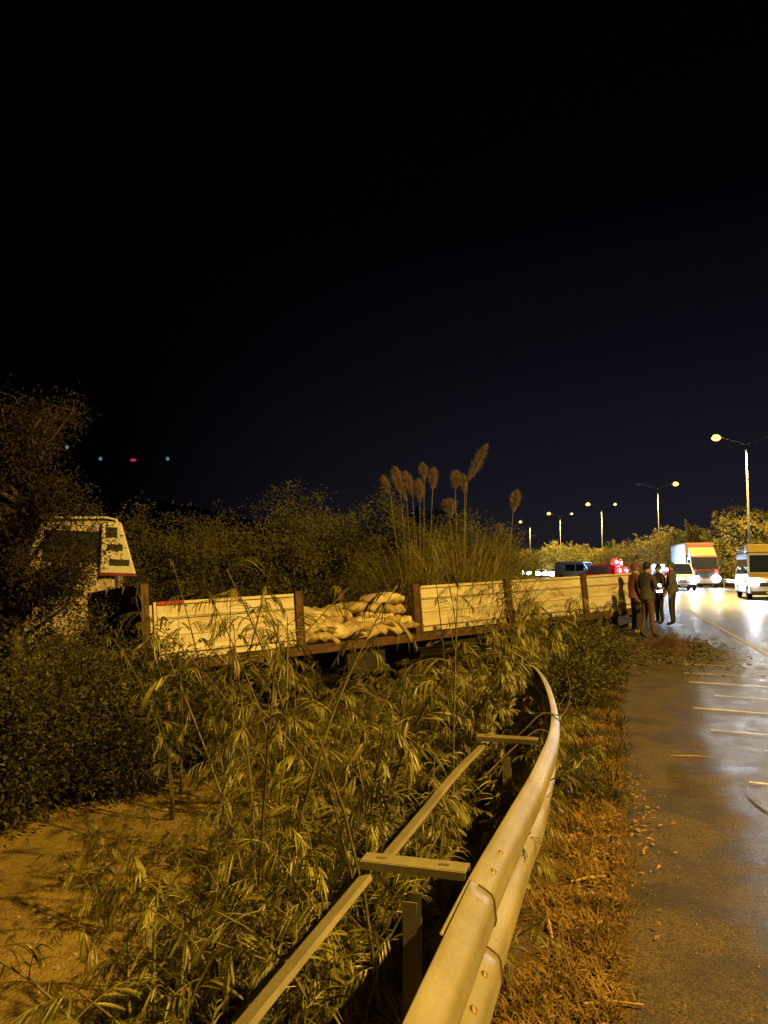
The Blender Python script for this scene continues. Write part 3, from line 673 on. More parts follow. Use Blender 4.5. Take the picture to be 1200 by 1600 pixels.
def mirrors(t, w, y, z, sz=(.2, .08, .28)):
    for s in (-1, 1): b = MB(); b.box((s*(w/2 + .13), y, z), sz); b.box((s*(w/2), y, z-.08), (.2, .03, .03)); b.build('mirror', M['plastic'], t, bevel=.02)
VAN = [(-2.7, .3), (-2.75, .9), (-2.68, 2.3), (-2.5, 2.45), (1.1, 2.45), (1.35, 2.35), (2.1, 1.35), (2.75, 1.1), (2.85, .75), (2.8, .3)]
van = vehicle('service_van', 'white roadside service van with yellow bonnet and yellow roof box, right edge', 'van', (7.75, 46.0, 0), R(180 - 1), VAN, 2.0, 1.15, 2.45, .14, M['white'],
    (-1.75, 1.85), .36, [('windscreen', ((1.35, 2.35), (2.1, 1.35)), .06)], [[(.35, 1.3), (.35, 2.1), (1.3, 2.1), (1.85, 1.35)], [(-1.2, 1.3), (-1.2, 2.1), (.2, 2.1), (.2, 1.3)], [(-2.5, 1.3), (-2.5, 2.1), (-1.35, 2.1), (-1.35, 1.3)]])
b = MB(); b.add([(-.88, 2.13, 1.362), (.88, 2.13, 1.362), (.86, 2.74, 1.125), (-.86, 2.74, 1.125), (-.88, 2.13, 1.35), (.88, 2.13, 1.35), (.86, 2.74, 1.10), (-.86, 2.74, 1.10)], [(0,1,2,3), (4,7,6,5), (0,4,5,1), (1,5,6,2), (2,6,7,3), (3,7,4,0)]); b.build('bonnet', M['yellow'], van)
b = MB(); b.box((0, .75, 2.68), (1.75, 1.0, .44)); b.build('roof_box', M['yellow'], van, bevel=.04)
rr = MB()
for y in (-2.2, -1.2, -.2): rr.box((0, y, 2.55), (1.8, .05, .05))
for s in (-1, 1): rr.box((s*.88, -1.1, 2.62), (.04, 2.6, .05)); rr.box((s*.88, -1.1, 2.52), (.03, 2.4, .03))
rr.build('roof_rack', M['galv'], van)
b = MB(); b.box((0, 2.82, .78), (1.1, .06, .2)); b.build('grille', M['plastic'], van); mirrors(van, 2.0, 1.65, 1.5); trim(van, 2.86, -2.78, 2.0)
for s in (-1, 1): b = MB(); b.box((s*1.008, -.5, .85), (.012, 3.3, .28)); b.build('stripe', M['redrefl'], van)
headlight(van, .78, 2.80, .90, .22, M['head'], 900)

CARP = [(-2.1, .3), (-2.2, .75), (-2.1, 1.0), (-1.75, 1.42), (-1.2, 1.5), (.1, 1.48), (1.0, .98), (1.95, .8), (2.12, .6), (2.1, .28)]
CARW = [[(-1.6, 1.0), (-1.45, 1.36), (-.75, 1.42), (-.75, 1.0)], [(-.65, 1.0), (-.65, 1.42), (.08, 1.41), (.75, 1.0)]]
def car(label, loc, rz, m, group='cars in the traffic jam', prof=CARP, name='car'):
    t = vehicle(name, label, 'car', loc, rz, prof, 1.8, .85, 1.5, .22, m, (-1.35, 1.35), .31, [('windscreen', ((.1, 1.48), (1.0, .98)), .05), ('rear_window', ((-1.75, 1.42), (-2.1, 1.0)), .04)], CARW, group)
    mirrors(t, 1.8, .75, 1.0, (.16, .07, .12)); trim(t, 2.14, -2.2, 1.8, .38)
    b = MB(); b.box((0, 2.08, .62), (.9, .05, .13)); b.build('grille', M['plastic'], t); return t
MPV = [(-2.2, .3), (-2.25, .9), (-2.15, 1.85), (-1.9, 1.98), (.5, 1.98), (1.35, 1.15), (2.1, .95), (2.25, .7), (2.2, .28)]
mpv = vehicle('minivan', 'pale minivan with glaring headlights directly ahead of the red box truck', 'van', (4.75, 61.5, 0), R(180+3), MPV, 1.85, 1.0, 1.98, .15, M['white'], (-1.4, 1.4), .34,
    [('windscreen', ((.5, 1.98), (1.35, 1.15)), .06)], [[(-.2, 1.15), (-.2, 1.75), (.45, 1.75), (1.05, 1.15)], [(-1.3, 1.15), (-1.3, 1.75), (-.3, 1.75), (-.3, 1.15)]])
mirrors(mpv, 1.85, 1.05, 1.2); trim(mpv, 2.25, -2.25, 1.85); headlight(mpv, .70, 2.24, .78, .21, M['head'], 900, yaw=R(-3))
b = MB(); b.box((0, 2.22, .68), (.9, .05, .16)); b.build('grille', M['plastic'], mpv)
b = MB(); b.box((0, 1.1, 1.2), (.1, .1, .1))
# box truck
tk = thing('box_truck', 'big lorry with red box, pale striped curtain side and orange cab deflector', 'truck', (7.05, 71.0, 0), R(180 + 5))
tk.scale = (.9,) * 3
b = MB(); b.box((0, -3.4, 2.75), (2.5, 8.2, 2.9)); bx_ = b.build('cargo_box', M['boxred'], tk, bevel=.04)
for s in (-1, 1):
    b = MB(); b.box((s*1.26, -3.4, 2.75), (.02, 8.0, 2.6)); cu = b.build('curtain', M['teal'], tk)
    for k in range(9): c = MB(); c.box((s*1.285, -7.1 + k * .92, 2.75), (.02, .16, 2.6)); c.build('strap', M['tealdark'], cu)
cabp = [(1.0, .5), (1.0, 2.95), (2.75, 2.95), (3.0, 1.75), (3.05, .5)]
b = MB(); b.prism(cabp, -1.18, 1.18, ax=0); b.build('cab', M['red'], tk, bevel=.06)
b = MB(); b.prism([(1.1, 2.97), (1.1, 3.75), (1.5, 3.72), (2.6, 3.0), (2.6, 2.97)], -1.1, 1.1, ax=0); b.build('wind_deflector', M['tan'], tk, bevel=.05)
b = MB(); b.add([(-1.08, 2.80, 2.80), (1.08, 2.80, 2.80), (1.08, 3.02, 1.80), (-1.08, 3.02, 1.80), (-1.08, 2.7, 2.80), (1.08, 2.7, 2.80), (1.08, 2.9, 1.80), (-1.08, 2.9, 1.80)], [(0,1,2,3), (4,7,6,5), (0,4,5,1), (1,5,6,2), (2,6,7,3), (3,7,4,0)]); b.build('windscreen', M['glass'], tk)
for s in (-1, 1):
    b = MB(); b.prism([(1.5, 1.8), (1.5, 2.6), (2.6, 2.6), (2.75, 1.8)], s*1.17, s*1.19, ax=0); b.build('side_window', M['glass'], tk)
    b = MB(); b.box((s*1.38, 2.9, 2.3), (.2, .1, .6)); b.box((s*1.25, 2.85, 2.5), (.25, .04, .04)); b.build('mirror', M['plastic'], tk, bevel=.02)
    for y in (2.1, -5.0, -6.2): wheel(s*1.08, y, .5, .5, .3, tk, 'x')
b = MB(); b.box((0, 3.06, 1.25), (1.6, .06, .6)); b.build('grille', M['plastic'], tk); b = MB(); b.box((0, 3.1, .62), (2.3, .14, .4)); b.build('bumper', M['grey'], tk, bevel=.04)
b = MB(); b.box((0, -3, .95), (.9, 8.5, .25)); b.build('chassis', M['darksteel'], tk); headlight(tk, .92, 3.14, .85, .30, M['head'], 900, yaw=R(3))
for s in (-1, 1): b = MB(); b.ball((s*1.0, 2.72, 3.02), .06, 8); b.build('marker_lamp', M['lampdim'], tk)
# police vehicles beyond the trailer
pc = car('white police car with a blue beacon behind the group of people', (4.0, 72, 0), R(180 + 6), M['white'], 'emergency vehicles')
lb = MB(); lb.box((0, -.4, 1.56), (1.1, .25, .1)); lb.build('light_bar', M['plastic'], pc)
for s in (-1, 1):
    b = MB(); b.ball((s*.40, -.4, 1.72), .30, 12, sc=(1.3, .7, .9)); bc = b.build('beacon', M['blue'], pc, smooth=True)
    b = MB(); b.ball((s*.40, -.24, 1.72), .15, 10, sc=(1.3, .7, .9)); b.build('bulb', M['hotb'], bc, smooth=True)
rv = vehicle('red_van', 'dark red van with blazing red lamps behind the right end of the trailer', 'van', (-1.2, 80, 0), R(62), MPV, 1.95, 1.0, 1.98, .15, M['darkred'], (-1.4, 1.4), .34,
    [('windscreen', ((.5, 1.98), (1.35, 1.15)), .06)], [[(-.2, 1.15), (-.2, 1.75), (.45, 1.75), (1.05, 1.15)], [(-1.3, 1.15), (-1.3, 1.75), (-.3, 1.75), (-.3, 1.15)]], 'emergency vehicles')
trim(rv, 2.25, -2.25, 1.95); mirrors(rv, 1.95, 1.05, 1.2)
for (x, y, z, r_) in ((-.55, -1.9, 2.2, .42), (.45, -1.9, 2.15, .36), (-.72, -2.32, 1.40, .44), (.72, -2.32, 1.40, .38)):
    b = MB(); b.ball((x, y, z), r_, 12, sc=(1.15, .7, 1)); rl = b.build('red_lamp', M['redb'], rv, smooth=True)
    b = MB(); b.ball((x - .10, y - .62*r_, z), r_*.32, 10, sc=(1, .7, 1)); b.build('bulb', M['hot'], rl, smooth=True)
def plight(par, loc, c, e_, r_=.15):
    ld = bpy.data.lights.new('beacon_light', 'POINT'); ld.energy = e_; ld.color = c; ld.shadow_soft_size = r_
    lo = bpy.data.objects.new('beacon_light', ld); col.objects.link(lo); lo.parent = par; lo.location = loc
plight(rv, (0, -2.9, 2.0), (1, .05, .10), 90, .3)
def bspot(loc, rot, c, e_, ang):
    ld = bpy.data.lights.new('beacon_beam', 'SPOT'); ld.energy = e_; ld.color = c; ld.spot_size = R(ang); ld.spot_blend = .8; ld.shadow_soft_size = .2
    lo = bpy.data.objects.new('beacon_beam', ld); col.objects.link(lo); lo.parent = rv; lo.location = loc; lo.rotation_euler = rot
bspot((.3, -2.0, 2.5), (R(94), 0, R(-62 - 9)), (1, .04, .10), 7000, 34)
plight(pc, (0, -.1, 2.1), (.35, .65, 1), 2200, .2)
wv = vehicle('police_van', 'white van with a blue lamp on its nose, seen above the trailer side', 'van', (-4.1, 98, 0), R(180 + 58), VAN, 1.95, 1.15, 2.45, .14, M['white'], (-1.75, 1.85), .36,
    [('windscreen', ((1.35, 2.35), (2.1, 1.35)), .06)], [[(.35, 1.3), (.35, 2.1), (1.3, 2.1), (1.85, 1.35)], [(-1.2, 1.3), (-1.2, 2.1), (.2, 2.1), (.2, 1.3)]], 'emergency vehicles')
trim(wv, 2.86, -2.78, 1.95); mirrors(wv, 1.95, 1.65, 1.5); b = MB(); b.ball((.3, 2.6, 1.55), .30, 10); b.build('beacon', M['blue'], wv, smooth=True); plight(wv, (.3, 3.3, 1.7), (.15, .5, 1), 1500, .2)
bt = dup(wv, (-6.9, 118, 0), R(180 + 15), 'far white van with dim headlights left of the blue-lit van'); bt['group'] = 'cars in the traffic jam'
for ch in list(bt.children):
    if ch.name.startswith('beacon'): bpy.data.objects.remove(ch)
headlight(bt, .78, 2.9, .9, .24, M['headfar'])
FC = [(-9.2, 133, 'grey', 'nearest dark car of the far headlight cluster'), (-12.3, 141, 'white', 'white car in the middle of the far headlight cluster'), (-12.0, 150, 'navy', 'dark blue car farthest right in the far headlight cluster'), (-16.6, 154, 'grey', 'silver car at the left end of the far headlight cluster')]
for x, y, mm, lab in FC:
    t = car(lab, (x, y, 0), PI + heading(y) * .45, M[mm]); headlight(t, .7, 2.2, .72, .36, M['headfar'], 900 if y < 140 else 0, yaw=R(0))

# median guardrail and kerb
mg = thing('median_guardrail', 'low steel guardrail along the planted median behind the vehicles', 'guardrail', (0, 0, 0))
pm = [(10.35 + shift(y), y, .75) for y in [20, 30, 40] + lin(44, 200, 4)]
b = MB(); beam(b, pm, -1); b.build('beam', M['galv'], mg)
for y in lin(22, 150, 4): b = MB(); b.box((10.42 + shift(y), y, .3), (.06, .1, .8)); b.build('post', M['galv_dull'], mg)

# ------------------------------------------------------------ people
def person(label, loc, rz, joints, mats, h=1.72, hold=None, cap=False, sneakers=False, hood=False):
    """one continuous skinned body; joints override the standing defaults (local +y is where the person faces)"""
    t = thing('person', label, 'person', loc, rz, 'people standing by the trailer'); s = h / 1.75
    J = dict(pel=(0,0,.96), spine=(0,.0,1.14), chest=(0,.01,1.34), neck=(0,.0,1.50), head0=(0,.02,1.58), head1=(0,.03,1.66), head2=(0,.025,1.72),
        hl=(-.095,0,.92), kl=(-.11,.02,.50), al=(-.12,-.02,.09), tl=(-.14,.14,.035), hr=(.095,0,.92), kr=(.11,.02,.50), ar=(.12,-.02,.09), tr=(.14,.14,.035),
        sl=(-.19,0,1.43), el=(-.25,-.02,1.15), wl=(-.26,.06,.91), sr=(.19,0,1.43), er=(.25,-.02,1.15), wr=(.26,.06,.91))
    J.update(joints)
    Rd = dict(pel=.155, spine=.15, chest=.165, neck=.065, head0=.075, head1=.095, head2=.07, hl=.10, kl=.068, al=.05, tl=.042, hr=.10, kr=.068, ar=.05, tr=.042,
        sl=.082, el=.058, wl=.036, sr=.082, er=.058, wr=.036)
    E_ = [('pel','spine'),('spine','chest'),('chest','neck'),('neck','head0'),('head0','head1'),('head1','head2'),('pel','hl'),('hl','kl'),('kl','al'),('al','tl'),('pel','hr'),('hr','kr'),('kr','ar'),('ar','tr'),
        ('chest','sl'),('sl','el'),('el','wl'),('chest','sr'),('sr','er'),('er','wr')]
    P = {k: Vector(v) * s for k, v in J.items()}; Rd = {k: v * s for k, v in Rd.items()}
    # hands: palm and five fingers
    for sd, w_, e2 in (('l', 'wl', 'el'), ('r', 'wr', 'er')):
        d = (P[w_] - P[e2]).normalized(); side_ = d.cross(Vector((0, 0, 1))).normalized() if abs(d.z) < .95 else Vector((0, 1, 0)); dn = d.cross(side_).normalized()
        P['p'+sd] = P[w_] + d * .07; Rd['p'+sd] = .032; E_.append((w_, 'p'+sd))
        for k, (o, L) in enumerate(((-.028, .07), (-.010, .08), (.010, .075), (.027, .06))):
            a, b_ = 'f%s%da' % (sd, k), 'f%s%db' % (sd, k)
            P[a] = P['p'+sd] + side_*o + d*(.02+L*.5); P[b_] = P[a] + d*L*.4 + dn*.02; Rd[a] = .009; Rd[b_] = .008; E_ += [('p'+sd, a), (a, b_)]
        P['th'+sd] = P[w_] + d*.05 + side_*.055 + dn*.012; Rd['th'+sd] = .011; E_.append(('p'+sd, 'th'+sd))
    keys = list(P); idx = {k: i for i, k in enumerate(keys)}
    me = bpy.data.meshes.new('body'); me.from_pydata([P[k] for k in keys], [(idx[a], idx[c]) for a, c in E_], [])
    o = bpy.data.objects.new('body', me); col.objects.link(o)
    sk = o.modifiers.new('skin', 'SKIN'); sk.use_smooth_shade = True; sb = o.modifiers.new('sub', 'SUBSURF'); sb.levels = sb.render_levels = 1
    for k in keys:
        sv = me.skin_vertices[0].data[idx[k]]; r_ = Rd[k]; sv.radius = (r_ * (.8 if k in ('pel', 'spine', 'chest') else 1), r_ * (1.15 if k in ('pel','spine','chest') else 1))
        sv.use_root = k == 'pel'
    dg = bpy.context.evaluated_depsgraph_get(); ev = o.evaluated_get(dg); nm = bpy.data.meshes.new_from_object(ev)
    bpy.data.objects.remove(o); nm.name = 'body'; nm.materials.clear()
    for m_ in mats: nm.materials.append(m_)       # jacket, trousers, shoes, skin
    hz = P['neck'].z + .035; waist = P['pel'].z - .06; hands = [(P['wl'], P['pl']), (P['wr'], P['pr'])]
    ank = .11 * s
    for p in nm.polygons:
        c = p.center; mi = 0
        if c.z > hz: mi = 3
        elif c.z < ank: mi = 2
        elif c.z < waist and abs(c.x) < .2 * s: mi = 1
        for w_, q in hands:
            if (c - q).length < .10 or ((c - w_).dot((q - w_)) > 0 and (c - w_).length < .2 and (c-q).length < .14): mi = 3
        p.material_index = mi; p.use_smooth = True
    link('body', nm, t)
    hd = P['head1']
    b = MB(); b.ball(hd + Vector((0, -.018, .022)), .103 * s, 14, sc=(.86, 1.0, 1.05) if not hood else (1.0, 1.05, 1.15)); b.build('hair' if not (cap or hood) else ('cap' if cap else 'hood'), M['hair'] if not (cap or hood) else mats[0], t, smooth=True)
    if cap: b = MB(); b.box(hd + Vector((0, .12, .05)), (.13, .10, .012)); b.build('cap_peak', mats[0], t, bevel=.004)
    b = MB(); b.ball(hd + Vector((0, .100, -.012)), .018, 8, sc=(.8, 1.1, 1.3)); b.build('nose', mats[3], t, smooth=True)
    for sg in (-1, 1):
        b = MB(); b.ball(hd + Vector((sg*.034, .085, .015)), .012, 8); b.build('eye', M['hair'], t)
        b = MB(); b.ball(hd + Vector((sg*.092, -.0, -.005)), .026, 8, sc=(.35, .8, 1.2)); b.build('ear', mats[3], t)
    b = MB(); b.box(hd + Vector((0, .089, -.052)), (.045, .012, .008)); b.build('mouth', M['darkred'], t)
    # jacket hem and collar
    b = MB(); b.tube([P['pel'] + Vector((0,0,-.05)), P['pel'] + Vector((0,0,.05)), P['spine']], [.168*s, .170*s, .15*s], 14, cap=False)
    o = b.build('jacket_hem', mats[0], t, smooth=True)
    b = MB(); b.tube([P['neck'] + Vector((0,0,-.05)), P['neck'] + Vector((0,.005,.03))], [.095*s, .078*s], 12, cap=False); b.build('collar', mats[0], t, smooth=True)
    return t
fwd = dict(el=(-.27,.02,1.16), wl=(-.20,.26,1.14), er=(.27,.02,1.16), wr=(.16,.28,1.16))
pA_ = person('man in dark jacket and brown trousers with his back turned, holding a bright sheet', (.76, 18.95, 0), R(-48), {**fwd, 'al': (-.17,-.06,.09), 'tl': (-.2,.08,.035), 'ar': (.15,.03,.09), 'tr': (.19,.18,.035)}, [M['jacket'], M['brown'], M['shoe'], M['skin']], 1.72)
ppl = bpy.data.objects.new('paper', None)
b = MB(); b.box((0, 0, 0), (.15, .008, .21)); o = b.build('paper_sheet', M['sheet_glow']); o.location = (.76 + .27, 19.25, 1.14); o.rotation_euler = (R(-25), 0, R(25)); tag(o, 'small bright white sheet held up in the standing man’s hands'.replace('’', "'"), 'paper')
person('person in bulky plum jacket lit red, standing furthest left by the trailer end', (.52, 20.0, 0), R(-65), {'al': (-.14,0,.09)}, [M['jacket2'], M['greyT'], M['shoew'], M['skin']], 1.70, hood=True)
person('slim person in navy trousers facing the man with the paper', (1.27, 23.6, 0), R(120), {**fwd, 'wr': (.10,.20,1.30)}, [M['jacket'], M['blueT'], M['shoe'], M['skin']], 1.70)
person('person in charcoal coat and cap, furthest right of the group', (1.60, 23.3, 0), R(75), {'el': (-.26,-.03,1.16), 'wl': (-.24,.10,.93), 'er': (.27,.0,1.16), 'wr': (.18,.24,1.10)}, [M['jacket3'], M['greyT'], M['shoe'], M['skin']], 1.76, cap=True)

# ------------------------------------------------------------ vegetation
def tubeq(pts, r0, r1, n=5):
    """quads of a tapered tube"""
    b = MB(); k = len(pts); b.tube(pts, [r0 + (r1 - r0) * i / (k - 1) for i in range(k)], n, cap=False); return b
# feathery pinna: a short axis with paired leaflets, along +x, lying in the xy plane and drooping
def pinna(L, n, lw, ll, droop, op=.32):
    Q = []
    for i in range(n):
        t = (i + .5) / n; x = L * t; z = -droop * t * t * L; s = ll * (math.sin(PI * (t * .86 + .10)) ** .6)
        for sg in (-1, 1):
            a = Vector((x, 0, z)); d = Vector((1, sg*op, -.12 - 1.6*droop*t)).normalized(); w = Vector((-.2*sg, 1, .35*sg)).normalized() * lw
            Q.append([a, a + d * s * .5 + w * .5, a + d * s, a + d * s * .5 - w * .5])
    Q.append([Vector((0, -.001, 0)), Vector((L*.5, -.001, -droop*.25*L)), Vector((L*.5, .001, -droop*.25*L)), Vector((0, .001, 0))])
    Q.append([Vector((L*.5, -.001, -droop*.25*L)), Vector((L, 0, -droop*L)), Vector((L, .0005, -droop*L)), Vector((L*.5, .001, -droop*.25*L))])
    return np.array([[list(v) for v in q] for q in Q])
PIN = [pinna(.10, 10, .0050, .022, .35), pinna(.12, 12, .0050, .023, .7, .25), pinna(.08, 9, .0048, .021, .2, .4), pinna(.11, 11, .0052, .023, .9, .22)]
def rotm(x, z):
    """frames with x-axis along x and z roughly along z"""
    x = unit(np.array(x, float)); y = unit(np.cross(np.array(z, float), x)); zz = np.cross(x, y); return np.stack([x, y, zz], axis=1)
def frond(L, pairs, droop, seed):
    r = random.Random(seed); Q = []
    for i in range(pairs):
        t = .18 + .82 * (i + .5) / pairs; p = np.array([L * t * (1 - .18 * droop * t), 0, .10 * L * t - droop * L * t * t * .62])
        tx = np.array([1, 0, .1 - 1.24 * droop * t]); sc = 1.15 * math.sin(PI * (t * .72 + .16)) ** .7
        for sg in (-1, 1):
            d = tx * (.75 + .35 * t) + np.array([0, sg * r.uniform(.25, .75), -.12 - .42*droop + r.uniform(-.3, .25)])
            m_ = rotm(d, [r.uniform(-.3, .3), r.uniform(-.3, .3), 1]); Q.append((r.choice(PIN) * sc) @ m_.T + p)
    pts = [(L*t*(1-.18*droop*t), 0, .10*L*t - droop*L*t*t*.62) for t in np.linspace(0, 1, 6)]
    tb = tubeq(pts, .0028, .001, 4); Q.append(np.array([[tb.v[i] for i in f] for f in tb.f if len(f) == 4]))
    return np.concatenate(Q)
FR = [frond(.20, 4, .5, 1), frond(.26, 5, .8, 2), frond(.18, 4, 1.1, 3), frond(.28, 6, .6, 4), frond(.15, 3, .4, 5), frond(.24, 5, 1.3, 6)]
def sapling(seed, h, nstem, lean, dens=1.0, wind=(-.5, 0)):
    r = random.Random(seed); root = bpy.data.objects.new('sapling', None); col.objects.link(root); LQ = []; sb = MB()
    for s in range(nstem):
        a = r.uniform(0, 2*PI); hh = h * r.uniform(.75, 1.05); lx = lean * math.cos(a) * .6 + wind[0] * r.uniform(.3, 1) * .5; ly = lean * math.sin(a) * .6 + wind[1]
        pts = [np.array([lx * hh * t**1.7 + .03*math.sin(5*t+s), ly * hh * t**1.7 + .03*math.cos(4*t+a), hh * (t - .10 * t**3)]) for t in np.linspace(0, 1, 10)]
        sb.tube([tuple(p) for p in pts], [.011 - .008 * i / 9 for i in range(10)], 5)
        nf = int(hh * 17 * dens)
        for k in range(nf):
            t = .22 + .78 * (k + r.random()) / nf; i = min(8, int(t * 9)); fr = t * 9 - i; p = pts[i] * (1 - fr) + pts[i+1] * fr
            q = k * 2.4 + r.uniform(-.5, .5); el = r.uniform(.1, .8) * (1 - .2*t)
            d = np.array([math.cos(q) * math.cos(el) + wind[0]*1.1, math.sin(q) * math.cos(el), math.sin(el)])
            sc = r.uniform(.65, 1.1) * (1 - .25 * max(0, t - .7))
            LQ.append((r.choice(FR) * sc) @ rotm(d, [0, 0, 1]).T + p)
    st = sb.build('stem', M['stem'], root, smooth=True)
    link('foliage', qmesh('foliage', np.concatenate(LQ), M['leafA']), root); return root
SV = [sapling(11, 1.5, 3, .5), sapling(12, 2.0, 2, .45, .55), sapling(13, 1.1, 4, .8), sapling(14, 2.3, 2, .35, .48), sapling(15, 1.3, 3, .9), sapling(16, 1.7, 4, .5, .7), sapling(17, .8, 4, 1.0), sapling(18, 1.0, 3, 1.3)]
# (x, y, variant, scale, rot, label)  the ones that stand out
TALL = [(-3.3, 6.3, 3, 1.22, .2, 'tall thin feathery sapling arching left across the cream trailer front panel'),
        (-2.75, 6.3, 1, 1.30, 1.0, 'tall feathery sapling rising past the brown post beside the sacks'),
        (-2.2, 5.4, 3, 1.12, 2.0, 'slender feathery sapling in front of the exposed sacks'),
        (-3.9, 7.4, 1, 1.40, 3.6, 'feathery sapling standing highest at the left end of the trailer'),
        (-3.0, 7.0, 5, 1.35, 4.6, 'bushy feathery sapling before the middle of the front trailer panel'),
        (-1.9, 3.9, 3, .98, .6, 'tall feathery stem rising from the dirt track edge, lower centre'),
        (-1.35, 3.0, 1, .98, 5.2, 'feathery sapling with dark straight stem left of the steel spacer'),
        (-1.05, 3.4, 5, .9, 1.4, 'dense feathery sapling just behind the rear guardrail strip'),
        (-1.6, 8.2, 1, 1.1, 2.7, 'feathery sapling in front of the middle trailer panel'),
        (-1.0, 9.6, 5, 1.05, 4.2, 'feathery sapling where the guardrail beam vanishes in weeds'),
        (-.2, 13.2, 5, .85, 1.2, 'feathery sapling in front of the fourth trailer panel'),
        (-.82, 2.35, 2, .75, .2, 'small feathery sapling poking up beside the guardrail post'),
        (-.95, 2.0, 6, .8, 1.2, 'feathery weed hanging over the near rear guardrail strip'),
        (-1.75, 3.5, 7, .95, 3.4, 'dark drooping feathery sapling overhanging the bare dirt, lower left'),
        (-4.5, 7.3, 1, 1.1, 1.9, 'feathery sapling leaning over the dense bush left of the trailer corner'),
        (-5.0, 8.3, 3, 1.05, .4, 'thin pale feathery stem arching before the trailer front corner post'),
        (-4.6, 8.8, 5, 1.1, 2.4, 'feathery sapling touching the lower edge of the front trailer panel'),
        (-2.3, 4.3, 7, 1.0, 2.2, 'sprawling feathery sapling leaning far over the dirt track')]
for (x, y, v, s, rz, lab) in TALL:
    g = zt(x, y); tag(dup(SV[v], (x, y, g), rz, lab, s), lab, 'sapling', 'feathery saplings by the guardrail')
cnt = 0; random.seed(21)
def put(x, y, v, s): 
    global cnt; cnt += 1
    lab = ('small feathery weed growing up between the two steel guardrail strips' if -.75 < x and y < 6.6 and x < -.45 else 'low feathery weed on the verge outside the bend of the guardrail' if x > -.98 - max(0, y - 7) * .2 and y > 7.5
           else 'feathery sapling in the dense growth at the foot of the trailer' if y > 8.6 else 'feathery sapling along the edge of the bare dirt track' if x < -2.6 else 'green feathery sapling crowded in the thicket left of the rear guardrail strip')
    tag(dup(SV[v], (x, y, zt(x, y) - .02), 0, None, s, rot=(random.uniform(-.12, .12), random.uniform(-.15, .05), random.uniform(0, 6.28))), lab, 'sapling', 'feathery saplings crowded in the thicket')
for k in range(122):
    y = random.uniform(2.2, 12.5) if random.random() < .75 else random.uniform(2.5, 7)
    xr = -.85 - max(0, y - 6.2) ** 1.3 * .18 if y < 9 else -1.3; xl = -2.1 - (y - 2) * .30
    x = random.uniform(max(xl, -4.9), xr)
    if y < 4.3 and x < -1.55: continue
    if x < -2.6 and y < 7.6 and random.random() < .55: continue
    if y > 10.4 + (x + 6.7) * 1.49 - 1.0: continue
    top = .9 if y < 6 else 1.0
    put(x, y, random.choice([0, 2, 2, 4, 4, 5, 6, 6, 7]), random.uniform(.6, 1.05) * top)
for (x, y) in ((-2.9, 4.9), (-3.2, 5.6), (-2.6, 4.5), (-3.7, 6.2), (-3.5, 4.9), (-2.9, 5.9), (-4.1, 5.6)): put(x, y, random.choice([6, 7, 2]), random.uniform(.5, .8))
for k in range(34):     # in front of the right half of the trailer, outside the bend of the rail
    y = random.uniform(8.2, 17); x = random.uniform(-.95, -.25) if y > 12 else random.uniform(-.75, -.3); put(x - .1, y, random.choice([2, 4, 6, 7]), random.uniform(.35, .7))
for k in range(18): put(random.uniform(-.92, -.72), random.uniform(1.7, 4.3), random.choice([6, 7, 4]), random.uniform(.45, .8))
for k in range(16): put(random.uniform(-.62, -.48) - max(0, random.uniform(0, 1)) * .1, random.uniform(3.0, 6.5), random.choice([6, 2, 4]), random.uniform(.5, .72))
for k in range(26): y = random.uniform(6.2, 11); put(random.uniform(-1.1, -.75) - (y - 6.2) * .22, y, random.choice([2, 4, 5, 6]), random.uniform(.7, 1.0))
for s_ in SV:
    for ch in list(s_.children): bpy.data.objects.remove(ch)
    bpy.data.objects.remove(s_)

